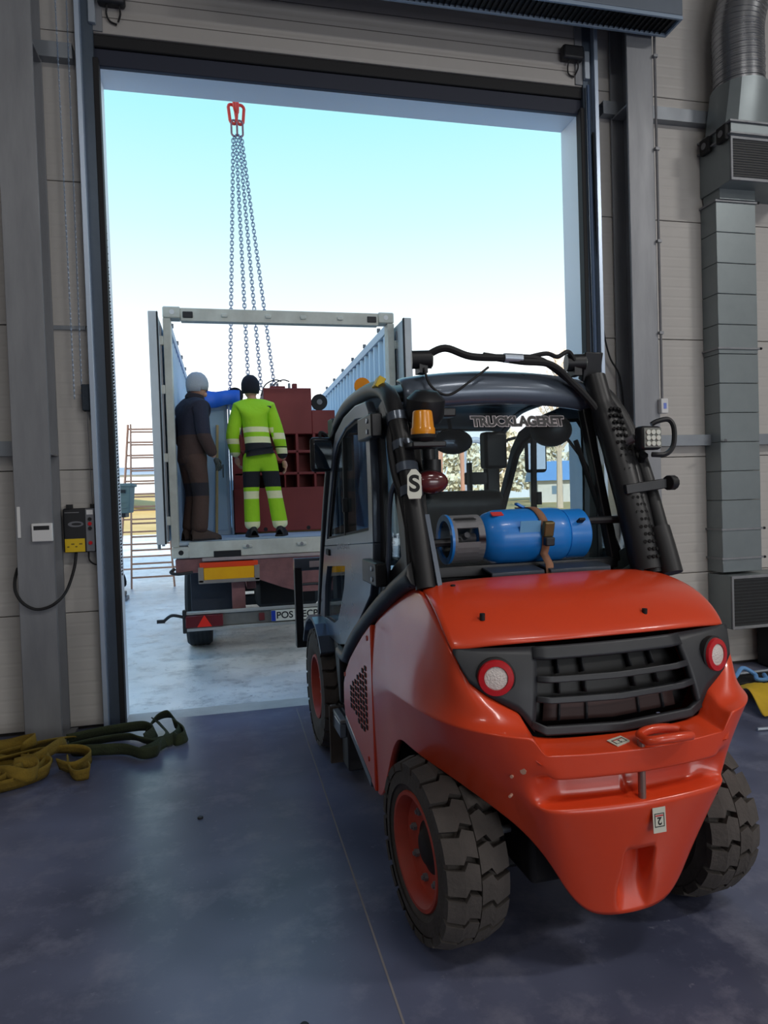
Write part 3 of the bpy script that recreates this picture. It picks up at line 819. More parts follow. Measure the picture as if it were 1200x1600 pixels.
# rear window
rw = [(-.46, .30, 1.42), (.46, .30, 1.42), (.45, .515, 2.16), (-.45, .515, 2.16)]
b = MB(); dn = Vector((0, -.004, .0012))
b.add([Vector(p) for p in rw]+[Vector(p)-dn*2 for p in rw], [(0, 1, 2, 3), (7, 6, 5, 4), (0, 4, 5, 1), (1, 5, 6, 2), (2, 6, 7, 3), (3, 7, 4, 0)])
rwo = b.build('rear_window', M_glass, fk)
MB().beam((-.47, .29, 1.40), (.47, .29, 1.40), .04, .05).build('window_frame', M_cabblk, rwo, bevel=.006)
for s in (-1, 1): MB().beam((s*.465, .295, 1.40), (s*.455, .52, 2.18), .05, .045, (1, 0, 0)).build('window_frame', M_cabblk, rwo, bevel=.006)
ny = Vector((0, .215, .74)).normalized()
text('window_lettering', 'TRUCKLAGERET', .066, mat('lettering_dark', (30, 30, 34), .5), rwo, basis((.085, .4895, 2.085), (1, 0, 0), ny), bold=.003)
text('lettering_outline', 'TRUCKLAGERET', .066, mat('lettering_pale', (206, 196, 198), .5), rwo, basis((.085, .4915, 2.085), (1, 0, 0), ny), bold=.0065)
# windscreen and front frame
ws = [(-.53, 2.36, .95), (.53, 2.36, .95), (.52, 1.74, 2.17), (-.52, 1.74, 2.17)]
b = MB(); dn = Vector((0, .006, .003))
b.add([Vector(p) for p in ws]+[Vector(p)+dn for p in ws], [(0, 1, 2, 3), (7, 6, 5, 4), (0, 4, 5, 1), (1, 5, 6, 2), (2, 6, 7, 3), (3, 7, 4, 0)])
b.build('windscreen', M_glass, fk)
MB().b2(-.56, .56, 2.05, 2.44, .76, 1.0).build('front_bulkhead', M_cabblk, fk, bevel=.03)
MB().beam((-.55, 1.74, 2.19), (.55, 1.74, 2.19), .07, .06).build('front_header', M_cabblk, fk, bevel=.01)
# seat
se = MB().prism([(.86, 1.32), (.98, 1.30), (.93, 1.72), (.88, 1.765), (.82, 1.75), (.79, 1.70)], 'x', -.33, .15).build('seat', M_cabblk, fk, bevel=.04, seg=3)
MB().prism([(.86, 1.22), (1.40, 1.22), (1.42, 1.31), (1.36, 1.35), (.90, 1.31)], 'x', -.33, .15).build('seat_cushion', M_cabblk, se, bevel=.04, seg=3)
MB().b2(-.27, .09, .9, 1.36, .95, 1.22).build('seat_base', M_dark, se, bevel=.02)
# steering column, display, interior mirror
b = MB().cyl((-.10, 1.98, .98), (-.10, 1.74, 1.38), .035, n=12); sw = b.build('steering_column', M_cabblk, fk)
tor = [(-.10+.16*math.cos(t), 1.73+.15*math.sin(t)*.85, 1.40+.15*math.sin(t)*.5) for t in [2*PI*k/24 for k in range(24)]]
MB().tube(tor, .014, 8, True).build('steering_wheel', M_cabblk, sw)
MB().b2(.40, .50, 1.62, 1.68, 1.52, 2.14).build('front_console_post', M_cabblk, fk, bevel=.015)
MB().b2(.37, .53, 1.56, 1.66, 1.90, 2.14).build('console_box', M_cabblk, fk, bevel=.02)
MB().b2(.235, .255, 1.50, 1.56, 1.72, 1.94).build('display_screen', M_dark, fk, bevel=.006)
MB().b2(.25, .40, 1.60, 1.64, 1.80, 1.88).build('display_arm', M_cabblk, fk, bevel=.008)
MB().ball((.02, 1.22, 2.05), (.125, .03, .075), 24, 12).build('interior_mirror', mat('mirror_face', (60, 66, 76), .15, .6), fk)
MB().cyl((.02, 1.24, 2.10), (.02, 1.30, 2.25), .012, n=8).build('mirror_stalk', M_cabblk, fk)
MB().ball((.33, .62, 2.055), (.11, .09, .085), 18, 12).build('rolled_blind', M_cabblk, fk)
MB().tube(smoothpath([(.40, .60, 2.02), (.47, .52, 1.86), (.50, .44, 1.66), (.52, .38, 1.50)]), .008).build('washer_hose', M_black, fk)
wp = MB().beam((.38, .47, 1.99), (.45, .37, 1.62), .012, .022); wp.beam((.45, .40, 1.72), (.50, .31, 1.45), .018, .018)
wp.build('wiper', M_black, fk)
# right exterior mirror and left exterior mirror
for s in (-1, 1):
    c = Vector((s*.665, 1.76, 2.02)) if s < 0 else Vector((s*.80, 1.70, 1.98))
    R = Matrix.Rotation(math.radians(-s*12), 3, 'Z')
    mr = MB().box(c, (.15, .05, .22), R).build('side_mirror', M_cabblk, fk, bevel=.035, seg=3)
    cc = c+R @ Vector((0, -.031, 0))
    MB().box(cc, (.12, .006, .18), R).build('mirror_glass', mat('mirror_glass', (120, 126, 134), .06, .95), mr, bevel=.002)
    MB().tube(smoothpath([(s*.59, 1.80, 2.05), (s*.62, c.y+.04, c.z+.12), (c.x, c.y+.02, c.z+.14), (c.x, c.y, c.z+.08)]), .011).build('mirror_arm', M_black, mr)

# ---- rear fittings
# amber beacon on its bracket, left
bc = MB().lathe([(.052, .0), (.052, .025), (.048, .03), (.042, .094), (.038, .10), (0, .102)], (-.50, .20, 2.00), (0, 0, 1), 24).build('beacon', M_amber, fk)
MB().lathe([(.0, -.03), (.04, -.03), (.056, -.015), (.056, .0), (0, .0)], (-.50, .20, 2.00), (0, 0, 1), 24).build('beacon_base', M_black, bc)
MB().b2(-.56, -.41, .16, .30, 1.945, 1.97).build('beacon_bracket', M_cabblk, bc, bevel=.006)
MB().beam((-.55, .30, 1.95), (-.545, .26, 1.80), .03, .04).build('beacon_arm', M_cabblk, bc, bevel=.006)
# black work lamp pod and round horn next to it
pod = MB().lathe([(0, -.05), (.07, -.05), (.085, -.02), (.085, .05), (.05, .085), (0, .09)], (-.44, .34, 2.12), (0, -.3, 1), 20).build('lamp_pod', M_cabblk, fk)
MB().tube([(-.43, .36, 2.10), (-.42, .36, 1.86)], .028, 10).build('lamp_stalk', M_cabblk, pod)
MB().b2(-.43, -.30, .32, .40, 2.09, 2.13).build('lamp_shield', M_cabblk, pod, bevel=.008)
MB().cyl((-.42, .33, 1.90), (-.42, .33, 1.80), .042, n=18).build('reverse_alarm', M_cabblk, fk)
rl = MB().ball((-.445, .27, 1.80), (.078, .035, .05), 20, 12).build('rear_lamp', mat('smoky_red', (86, 30, 34), .2, coat=.5), fk)
MB().ball((-.445, .285, 1.80), (.083, .03, .055), 20, 12).build('lamp_shell', M_black, rl)
# white number badge
pts = [(-.024, -.062), (.024, -.062), (.03, -.045), (.03, .04), (.01, .066), (-.01, .066), (-.028, .04), (-.03, -.04)]
Mb = basis((-.555, .17, 1.79), (.96, -.28, 0), (0, .3, 1))
me = MB().prism(pts, 'z', -.004, .004).mesh('number_badge'); me.transform(Mb)
bd = obj('number_badge', me, M_plate, fk)
text('badge_digit', 'S', .10, M_black, bd, Mb @ Matrix.Translation((0, 0, .0042)), bold=.003)
# yellow sticker on the left rail
b = MB().box((-.575, .62, 2.285), (.035, .07, .055), Matrix.Rotation(.5, 3, 'Y')); b.build('warning_sticker', M_yel, fk, bevel=.003)
# clamps on the left pillar
for t in ((-.552, .40, 2.09), (-.55, .335, 1.96), (-.55, .285, 1.86), (-.548, .24, 1.76)):
    d = Vector((0, .35, .94)); MB().cyl(Vector(t)-d*.02, Vector(t)+d*.02, .050, n=16).build('pillar_clamp', M_cab, fk)
MB().tube(smoothpath([(-.56, .42, 2.12), (-.60, .36, 1.98), (-.60, .30, 1.84), (-.585, .24, 1.72), (-.57, .16, 1.5), (-.55, .11, 1.40)]), .018).build('pillar_cable', M_black, fk)
MB().tube(smoothpath([(-.60, .50, 1.33), (-.60, .44, 1.52), (-.598, .40, 1.72), (-.59, .34, 1.80), (-.57, .29, 1.82)]), .012).build('grab_rail', M_cab, fk)
MB().beam((-.585, .16, 1.36), (-.575, .245, 1.74), .05, .035, (1, 0, 0)).build('pillar_cover', M_cabblk, fk, bevel=.008)
MB().beam((-.49, .08, 1.37), (-.50, .19, 1.66), .02, .02).build('gas_strut', M_cab, fk)
rwl = MB().lathe([(0, -.03), (.035, -.03), (.045, .0), (.045, .02), (0, .022)], (-.53, 1.15, 2.355), (-.2, -1, .1), 18).build('roof_work_lamp', M_amber, fk)
MB().b2(-.545, -.515, 1.14, 1.19, 2.28, 2.34).build('roof_lamp_foot', M_cabblk, rwl)
# roof corner horns and hoses
for x in (-.40, .40):
    hn = MB().cyl((x-.045, .50, 2.375), (x+.045, .48, 2.375), .042, n=18).build('roof_lamp', M_cabblk, fk)
    MB().cyl((x+.045, .48, 2.375), (x+.050, .479, 2.375), .034, n=18).build('lamp_glass', mat('lamp_lens_dim', (104, 112, 104), .2), hn)
    MB().b2(x-.02, x+.02, .46, .53, 2.31, 2.35).build('lamp_foot', M_cabblk, hn)
for k, pp in enumerate(([(-.38, .47, 2.39), (-.30, .44, 2.42), (-.18, .42, 2.38), (.0, .41, 2.375), (.16, .41, 2.37), (.30, .43, 2.30), (.42, .43, 2.20), (.49, .38, 2.05), (.53, .30, 1.88), (.555, .22, 1.66)],
                        [(-.12, .42, 2.385), (.06, .405, 2.36), (.22, .40, 2.345), (.34, .415, 2.26), (.45, .41, 2.15), (.52, .33, 1.98), (.56, .24, 1.78)],
                        [(.10, .42, 2.38), (.20, .41, 2.40), (.27, .43, 2.39), (.34, .45, 2.42), (.38, .46, 2.38)])):
    MB().tube(smoothpath(pp), .017 if k < 2 else .011, 8).build('hydraulic_hose', M_black, fk)
MB().cyl((-.02, .41, 2.375), (.07, .406, 2.372), .023, n=10).build('hose_coupling', M_chain, fk)
MB().tube(smoothpath([(-.40, .46, 2.33), (-.38, .42, 2.24), (-.30, .41, 2.20), (-.20, .40, 2.26), (-.10, .41, 2.33)]), .006).build('thin_wire', M_black, fk)
# right: thick guard pillar tube with perforated cover, exhaust tube, band clamp
pg = MB().tube(smoothpath([(.52, .12, 1.37), (.515, .22, 1.66), (.51, .32, 1.92), (.505, .42, 2.14), (.50, .48, 2.30)]), [.070]*6+[.068]*6+[.064]*6+[.055]*7, 14).build('pillar_shroud', M_cabblk, fk)
MB().prism([(.48, 2.28), (.52, 2.30), (.47, 2.42), (.44, 2.42)], 'x', .43, .53).build('shroud_fin', M_cabblk, pg, bevel=.006)
# perforation holes in the shroud
b = MB()
for i in range(22):
    for k in range(5):
        t = i/21; ctr = Vector((.52-.014*t, .135+.265*t, 1.42+.69*t))
        if .45 < t < .55: continue
        a = math.radians(-110+k*17+(i % 2)*8.5)
        d = Vector((math.cos(a), math.sin(a), -.3*math.sin(a))).normalized()
        b.cyl(ctr+d*.062, ctr+d*.0745, .0085, n=6)
b.build('shroud_holes', mat('hole_black', (6, 6, 7), .9), pg)['kind'] = 'stuff'
ex = MB().tube(smoothpath([(.63, .10, 1.36), (.625, .18, 1.60), (.615, .28, 1.86), (.60, .38, 2.06), (.56, .46, 2.20), (.50, .50, 2.26)]), .036, 12).build('exhaust_tube', M_cabblk, fk)
MB().tube(smoothpath([(.60, .06, 1.36), (.60, .10, 1.46), (.597, .14, 1.56)]), .05, 12).build('exhaust_boot', M_cabblk, ex)
MB().tube([(.575, .15, 1.40), (.575, .27, 1.74)], .008, 8).build('bright_rod', M_chain, fk)
b = MB().beam((.46, .19, 1.74), (.68, .17, 1.765), .03, .045); b.cyl((.66, .15, 1.765), (.70, .16, 1.765), .035, n=12)
b.build('band_clamp', M_cabblk, fk, bevel=.004)
# LED work lamp with wire guard, right
wl = MB().box((.60, .205, 1.975), (.115, .06, .11), Matrix.Rotation(.1, 3, 'Z')).build('work_lamp', M_cabblk, fk, bevel=.015)
for i in range(3):
    for k in range(3): MB().cyl((.575+.026*i, .172, 1.948+.026*k), (.575+.026*i, .163, 1.948+.026*k), .0115, n=10).build('led', mat('led_lens', (214, 216, 206), .2), wl)
MB().b2(.556, .646, .170, .176, 1.93, 2.02).build('led_plate', mat('led_plate', (120, 122, 116), .4), wl)
MB().tube(smoothpath([(.63, .22, 1.90), (.69, .20, 1.90), (.725, .19, 1.94), (.73, .19, 2.02), (.71, .20, 2.06), (.66, .21, 2.055), (.63, .22, 2.04)]), .012, 8).build('lamp_guard', M_cabblk, wl)
MB().tube([(.595, .23, 1.90), (.61, .28, 1.86)], .02, 8).build('lamp_mount', M_cabblk, wl)
MB().tube(smoothpath([(.555, .24, 1.98), (.53, .30, 1.95), (.54, .30, 1.90)]), .02, 8).build('lamp_cable_gland', M_gray, wl)
# bottle rack
for x0, x1 in ((-.22, .03), (.06, .36)):
    rk = MB().prism([(.16, 1.355), (.175, 1.355), (.175, 1.39), (.28, 1.405), (.28, 1.415), (.16, 1.40)], 'x', x0, x1).build('bottle_rack', mat('rack_grey', (70, 76, 86), .4, .4), fk, bevel=.003, seg=1)
MB().beam((-.48, .36, 1.36), (.48, .36, 1.36), .06, .05).build('rack_beam', M_cabblk, fk)
MB().tube([(-.50, .30, 1.53), (-.30, .32, 1.53)], .018, 8).build('rack_bar', M_dark, fk)
MB().tube([(.30, .30, 1.60), (.50, .28, 1.60)], .018, 8).build('rack_bar', M_dark, fk)

# ---- mast and carriage at the front
for s in (-1, 1):
    MB().b2(s*.33, s*.43, 2.62, 2.78, .06, 2.35).build('mast_upright', M_cabblk, fk, bevel=.006)
    MB().b2(s*.25, s*.32, 2.66, 2.80, .05, 2.30).build('mast_inner_upright', M_dark, fk, bevel=.006)
    MB().cyl((s*.37, 2.56, .15), (s*.37, 2.56, 1.9), .035, n=14).build('lift_cylinder', M_dark, fk)
    fkk = MB().prism([(2.96, .03), (3.95, .03), (4.05, .045), (3.0, .075), (3.0, .75), (2.96, .75)], 'x', s*.25, s*.39).build('fork', M_cabblk, fk, bevel=.004)
for z in (.3, 1.3, 2.28): MB().b2(-.43, .43, 2.58, 2.63, z-.06, z+.06).build('mast_crossbar', M_cabblk, fk, bevel=.006)
cg = MB().b2(-.72, .72, 2.86, 2.94, 1.17, 1.27).build('carriage', M_cab, fk, bevel=.006)
MB().b2(-.72, .72, 2.86, 2.94, .56, .68).build('carriage_bar', M_cabblk, cg, bevel=.006)
for x in (-.69, .69, -.36, .36): MB().b2(x-.03, x+.03, 2.86, 2.93, .66, 1.20).build('carriage_post', M_dark, cg, bevel=.005)
MB().b2(-.60, -.50, 2.855, 2.862, 1.195, 1.245).build('carriage_label', mat('label_pink', (196, 184, 190), .5), cg)

# ---- gas bottle lying across the deck, with its strap
gl = FW((-.005, .345, 1.416))
gt = thing('gas_cylinder', 'blue gas bottle with grey collar lying across the forklift deck', 'gas bottle', gl, FTH)
zc = .125
pr = [(0, -.215), (.03, -.214), (.08, -.20), (.11, -.165), (.124, -.12), (.126, -.02), (.126, .16), (.122, .20), (.10, .235), (.06, .25), (0, .252)]
MB().lathe(pr, (0, 0, zc), (1, 0, 0), 40).build('bottle_body', M_gas, gt, smooth=60)
# collar with cut-outs: ring of segments
b = MB()
for a0, a1, x0, x1 in ((0, 360, -.235, -.205), (0, 360, -.36, -.335), (-20, 60, -.34, -.23), (95, 150, -.34, -.23), (185, 300, -.34, -.23)):
    n = max(4, int((a1-a0)/12)); ring_o = []
    for i in range(n+1):
        a = math.radians(a0+(a1-a0)*i/n); ring_o.append((math.cos(a), math.sin(a)))
    for i in range(n):
        (c0, s0), (c1, s1) = ring_o[i], ring_o[i+1]
        vs = [(x, c*r, zc+s*r) for x in (x0, x1) for (c, s) in ((c0, s0), (c1, s1)) for r in (.100, .108)]
        b.add(vs, [(0, 1, 3, 2), (4, 6, 7, 5), (1, 5, 7, 3), (0, 2, 6, 4), (0, 4, 5, 1), (2, 3, 7, 6)])
b.build('collar', M_gray, gt, smooth=30)
MB().lathe([(.085, -.362), (.112, -.362), (.112, -.350), (.085, -.350)], (0, 0, zc), (1, 0, 0), 36, True).build('collar_rim', M_gas, gt)
MB().cyl((-.215, 0, zc), (-.30, 0, zc), .022, n=12).cyl((-.27, 0, zc), (-.27, -.05, zc+.02), .014, n=10).build('valve', M_gray, gt)
MB().lathe([(.108, .215), (.116, .215), (.116, .315), (.104, .325), (.098, .315)], (0, 0, zc), (1, 0, 0), 36, True).build('foot_ring', M_gas, gt, smooth=40)
for a in (-150, -30):
    t = math.radians(a); MB().box((.262, math.cos(t)*.1155, zc-math.sin(t)*.1155), (.03, .01, .06), Matrix.Rotation(-t+PI/2, 3, 'X')).build('foot_slot', M_black, gt)
MB().box((-.13, -.062, zc+.108), (.055, .03, .004), Matrix.Rotation(math.radians(30), 3, 'X')).build('red_label', mat('label_red', (214, 60, 60), .5), gt)
MB().box((.0, -.1235, zc+.03), (.10, .004, .09), Matrix.Rotation(math.radians(14), 3, 'X')).build('pale_label', mat('label_lightblue', (110, 176, 226), .5), gt)
st = thing('ratchet_strap', 'brown ratchet strap holding the blue gas bottle down', 'strap', FW((.07, .345, 1.371)), FTH)
pts = []
for a in range(60, 285, 12):
    t = math.radians(a); pts.append((0, math.cos(t)*.133, .17+math.sin(t)*.133))
pts = [(.0, .10, .30)]+pts[0:14]+[(.0, -.155, .05), (.0, -.165, -.02), (.005, -.17, -.06)]
b = MB(); rows = []
for i, p in enumerate(pts):
    sl = -.02*max(0, 1-i/8)
    rows.append([(p[0]-.019+sl, p[1], p[2]), (p[0]+.019+sl, p[1], p[2])])
b.grid(rows).build('webbing', M_brown, st, solid=.004, smooth=180)
MB().box((.005, -.14, .205), (.05, .03, .07), Matrix.Rotation(.3, 3, 'X')).build('ratchet_buckle', mat('brass_dull', (120, 104, 70), .45, .7), st, bevel=.006)
MB().box((.003, -.15, .15), (.045, .03, .04), Matrix.Rotation(.1, 3, 'X')).build('ratchet_handle', M_dark, st, bevel=.006)
MB().box((-.045, .03, .308), (.05, .03, .012), Matrix.Rotation(.5, 3, 'Y')).build('strap_tail', M_gas, st, bevel=.003)

# ================================================================== TRUCK: semitrailer with open-top container
CX0, CX1, CY, CZ0, CZ1, CFL = -.56, 1.88, 7.40, 1.16, 3.755, 1.325
CLEN = 12.19
tr = thing('semi_trailer', 'red brown container semitrailer backed up to the door', 'trailer', ((CX0+CX1)/2, CY, 0))
hw = (CX1-CX0)/2
def T_(nm, m, *bb, par=None, bev=.006): return MB().b2(*bb).build(nm, m, par or tr, bevel=bev, seg=1)
rb = T_('rear_beam', M_chassis, -hw+.03, hw-.03, .03, .25, 1.00, 1.15)
T_('beam_cap', mat('beam_cap', (176, 160, 158), .6, var=.4), -hw+.30, hw-.30, -.015, .03, 1.12, 1.155, par=rb)
MB().prism([(-.35, 1.0), (.35, 1.0), (.22, .86), (.0, .76), (-.22, .86)], 'y', .08, .22).prism([(-.9, 1.0), (-.35, 1.0), (-.35, .93), (-.9, .93)], 'y', .08, .2).build('cross_gusset', M_chassis, tr, bevel=.004)
MB().prism([(-.40, 1.12), (1.0, 1.12), (1.0, .74), (.10, .74), (-.10, .80), (-.40, .92)], 'y', .0, .03).build('rear_plate', M_chassis, tr, bevel=.004)
for s in (-1, 1):
    T_('chassis_rail', M_chassis, s*.42-.05, s*.42+.05, .2, 12.0, .78, 1.08)
    T_('bumper_post', M_chassis, s*.56-.07, s*.56+.07, .10, .20, .55, 1.02)
    T_('mudflap', M_flap, s*.80-.26, s*.80+.26, .25, .27, .50, 1.05)
    T_('flap_fold', M_dark, s*.62-.006, s*.62+.006, .24, .25, .50, 1.0)
    T_('side_marker', M_white, s*.52-.03, s*.52+.03, .235, .25, .78, .88)
    # twist-lock hook
    MB().tube(smoothpath([(s*(hw-.02), .05, 1.05), (s*(hw+.02), .02, 1.02), (s*(hw-.05), .0, 1.0), (s*(hw-.20), .02, 1.01)]), .016).build('lock_hook', M_dark, tr)
for z0, z1 in ((.565, .60), (.395, .43)):
    T_('bumper_rail', M_alu, -hw+.08, hw-.08, .0, .045, z0, z1)
bp = T_('bumper_panel', mat('bumper_panel', (128, 128, 124), .5, .3, var=.5, vscale=10), -hw+.10, hw-.10, .025, .045, .43, .565)
for s in (-1, 1):
    T_('bumper_end', M_dark, s*(hw-.10)-.02, s*(hw-.10)+.02, -.01, .06, .38, .62, par=bp)
    cx = s*(hw-.30)
    lc = T_('light_cluster', mat('light_dark_red', (104, 24, 32), .3, coat=.4), cx-.19, cx+.19, -.02, .03, .435, .56)
    MB().prism([(cx-.075, .442), (cx+.075, .442), (cx, .565)], 'y', -.035, -.018).build('triangle_reflector', mat('triangle_red', (250, 44, 26), .3, coat=.5), lc)
    T_('small_lamp', mat('lamp_maroon', (110, 44, 46), .4), s*.33-.03, s*.33+.03, .0, .03, .46, .54, par=bp)
# long orange-yellow marker plate
mp = T_('marker_plate', M_orange, -hw+.31, -hw+.83, -.005, .02, .92, 1.05)
T_('marker_red', M_rored, -hw+.27, -hw+.87, -.006, .02, 1.05, 1.105, par=mp)
for bb in ((-hw+.255, -hw+.31, .895, 1.06), (-hw+.83, -hw+.885, .895, 1.06), (-hw+.255, -hw+.885, .885, .925)):
    T_('marker_border', mat('marker_border', (150, 140, 132), .6, var=.5), bb[0], bb[1], -.008, .02, bb[2], bb[3], par=mp)
m2 = T_('marker_plate', M_orange, hw-.83, hw-.31, -.005, .02, .92, 1.05)
T_('marker_red', M_rored, hw-.87, hw-.27, -.006, .02, 1.05, 1.105, par=m2)
# number plate
npx = -hw+.99
npl = T_('number_plate', M_plate, npx, npx+.52, -.012, .005, .445, .56, bev=.002)
T_('plate_band', M_blue, npx, npx+.045, -.0135, -.011, .447, .558, par=npl, bev=0)
Mt = basis((npx+.052, -.0125, .502), (1, 0, 0), (0, 0, 1))
text('plate_lettering', 'POS 2', .100, M_black, npl, Mt, align='LEFT', bold=.002)
text('plate_lettering', 'ECP', .100, M_black, npl, basis((npx+.325, -.0125, .502), (1, 0, 0), (0, 0, 1)), align='LEFT', bold=.002)
T_('work_light_bar', M_dark, .30, .62, .02, .06, .80, .83)
T_('amber_marker', M_orange, .40, .55, .0, .03, .845, .885)
MB().tube(smoothpath([(.0, .02, .80), (.15, .0, .82), (.35, .0, .81), (.45, .02, .74)]), .014).build('air_hose', M_dark, tr)
MB().tube(smoothpath([(-hw+.10, -.01, .55), (-hw-.02, -.03, .58), (-hw-.10, -.03, .53)]), .016).b2(-hw-.17, -hw-.09, -.05, -.02, .51, .545).build('side_feeler', M_dark, tr)
# wheels
for ay in (1.35, 2.65, 3.95):
    for s in (-1, 1):
        for k in (0,):
            x = s*(hw-.20)
            w = MB().lathe([(.28, -.13), (.40, -.15), (.48, -.145), (.51, -.11), (.51, .11), (.48, .145), (.40, .15), (.28, .13)], (x, ay, .50), (1, 0, 0), 40, True).build('tyre', mat('truck_tyre', (40, 42, 46), .85), tr, smooth=40)
            if ay < 2:
                for q in (-.07, -.02, .03, .08): MB().lathe([(.508, q-.004), (.514, q-.004), (.514, q+.016), (.508, q+.016)], (x, ay, .50), (1, 0, 0), 40, True).build('tread_rib', mat('truck_tread', (34, 36, 40), .9), w)
            MB().lathe([(.0, -.05), (.12, -.05), (.27, -.02), (.285, .0), (.27, .02), (0, .02)], (x, ay, .50), (1, 0, 0), 28).build('wheel_disc', M_gray, w)
    T_('axle', M_dark, -hw+.2, hw-.2, ay-.06, ay+.06, .44, .56)
T_('dark_fill_box', M_black, -.36, .36, .55, 1.2, .50, .98, bev=.05)  # dark box added to darken the bright gap under the trailer
T_('dark_fill_frame', M_black, -.80, .80, 2.0, 8.5, .55, .80)  # second dark box added to keep the space below the rails dark
for s in (-1, 1): T_('landing_leg', M_dark, s*.7-.06, s*.7+.06, 9.2, 9.32, -.012, .9)

# container
ct = thing('shipping_container', 'open-topped pale blue grey shipping container on the trailer', 'container', ((CX0+CX1)/2, CY, CZ0))
H = CZ1-CZ0
def C_(nm, m, *bb, par=None, bev=.005): return MB().b2(*bb).build(nm, m, par or ct, bevel=bev, seg=1)
fl = C_('container_floor', M_contin, -hw+.04, hw-.04, .05, CLEN, .13, .165)
sl = C_('door_sill', M_contfr, -hw+.17, hw-.17, 0, .12, .0, .165)
for s in (-1, 1): C_('sill_recess', M_black, s*.66-.14, s*.66+.14, -.004, .02, -.002, .062, par=sl, bev=0)
for x in (-.45, .12, .60):
    C_('lock_keeper', M_contfr, x-.05, x+.05, -.025, .02, .085, .115, par=sl)
    MB().cyl((x, -.03, .10), (x, .0, .10), .018, n=10).build('keeper_pin', M_steel, sl)
for s in (-1, 1):
    C_('corner_post', M_contfr, s*(hw-.0)-(0 if s < 0 else .075), s*(hw-.0)+(.075 if s < 0 else 0), 0, .16, .12, H-.12)
    C_('corner_post', M_contfr, s*hw-(0 if s < 0 else .1), s*hw+(.1 if s < 0 else 0), CLEN-.16, CLEN, 0, H)
    for z0 in (0, H-.118):
        cs = C_('corner_casting', M_contfr, s*hw-(0 if s < 0 else .178), s*hw+(.178 if s < 0 else 0), -.006, .162, z0, z0+.118, bev=.012)
        xx = s*(hw-.092)
        MB().lathe([(0, -.001), (.026, -.001), (.026, .004), (0, .004)], (xx, -.008, z0+.06), (0, 1, 0), 20).build('casting_hole', M_black if z0 == 0 else M_white, cs)
    # corrugated side wall
    b = MB(); rows = [[], []]
    y = .16; ph = 0
    prof = []
    while y < CLEN-.16:
        for dy, dx in ((0, 0), (.07, 0), (.11, .036), (.18, .036), (.22, 0)):
            prof.append((y+dy, dx))
        y += .278
    for (yy, dx) in prof:
        xw = s*(hw-.012-dx)
        rows[0].append((xw, min(yy, CLEN-.15), .14)); rows[1].append((xw, min(yy, CLEN-.15), H-.09))
    b.grid(rows)
    b.build('side_wall', M_contin, ct, smooth=20, solid=.004)
    rl = C_('top_rail', M_contin, s*hw-(0 if s < 0 else .06), s*hw+(.06 if s < 0 else 0), .16, CLEN-.16, H-.19, H-.09)
    C_('bottom_rail', M_contin, s*hw-(0 if s < 0 else .06), s*hw+(.06 if s < 0 else 0), .16, CLEN-.16, .0, .16)
    for k in range(14):
        yy = .55+k*.85
        MB().cyl((s*(hw-.05), yy, H-.09), (s*(hw-.05), yy, H-.045), .022, n=8).build('roof_bow_socket', M_gray, rl)
    # door leaf swung back alongside the wall
    xo = s*(hw+.055)
    xo = s*(hw+.075); dl = C_('door_leaf', M_cont, xo-.04, xo+.04, -.30, 1.05, .17, H-.13)
    C_('door_gasket', M_black, xo-s*.052, xo-s*.038, -.305, -.262, .17, H-.13, par=dl)
    for yy in (.1, .6): MB().cyl((xo+s*.055, yy, .1), (xo+s*.055, yy, H-.1), .017, n=10).build('locking_bar', M_steel, dl)
    MB().cyl((xo-s*.045, .01, .2), (xo-s*.045, .01, H-.2), .012, n=8).build('hinge_rod', M_steel, dl)
    for z in (.35, 1.0, 1.7, 2.2): C_('hinge', M_contfr, s*hw-(.0 if s < 0 else -.0), xo, -.005, .05, z, z+.09, par=dl)
hd_ = C_('door_header', M_contfr, -hw+.178, hw-.178, .0, .10, H-.145, H-.012)
for x in (-.60, -.15, .22, .62): C_('header_lug', M_contfr, x-.03, x+.03, -.02, .0, H-.10, H-.065, par=hd_)
for s in (-1, 1): C_('header_hinge', M_dark, s*.97-.05, s*.97+.05, -.012, .01, H-.115, H-.05, par=hd_)
C_('end_wall', M_contin, -hw+.05, hw-.05, CLEN-.05, CLEN, .1, H-.05)

# ---- load: maroon machine frame
mf = thing('machine_frame', 'dark maroon cast machine frame with square pockets inside the container', 'machine', (.72, 8.60, CFL))
def F_(nm, *bb, par=None, m=M_maroon): return MB().b2(*bb).build(nm, m, par or mf, bevel=.008, seg=2)
F_('base_block', -.62, .80, .0, 2.6, .02, .56)
F_('top_block', -.22, .37, .0, 2.4, 1.22, 1.79)
F_('shoulder', .37, .66, .0, 2.2, 1.22, 1.515)
F_('shoulder_rear', -.48, -.22, .6, 2.4, 1.22, 1.6)
F_('pocket_back', -.58, .76, .32, 2.5, .56, 1.22)
for x0, x1 in ((-.62, -.50), (-.24, -.16), (-.0, .02), (.155, .19), (.37, .405), (.59, .80)): F_('upright_web', x0, x1, .0, .33, .555, 1.225)
for z0, z1 in ((.715, .75), (.985, 1.02)): F_('cross_web', -.6, .78, .0, .33, z0, z1)
F_('toe_notch', .50, .80, -.006, .05, .05, .40, m=M_black)
for x in (-.25, .28): MB().cyl((x, -.004, .05), (x, .02, .05), .025, n=14).build('bolt_hole', M_black, mf)
for x, z, rr in ((.475, 1.62, .10), (-.56, 1.70, .10)):
    w = MB().lathe([(.03, -.03), (rr, -.03), (rr, .03), (.03, .03)], (x, .06, z), (0, 1, 0), 28, True).build('roller', M_black, mf)
    MB().cyl((x, .02, z), (x, .06, z), .035, n=16).build('roller_hub', M_gray, mf)
    F_('roller_bracket', x-.03, x+.03, .08, .16, z-.22, z+.03)
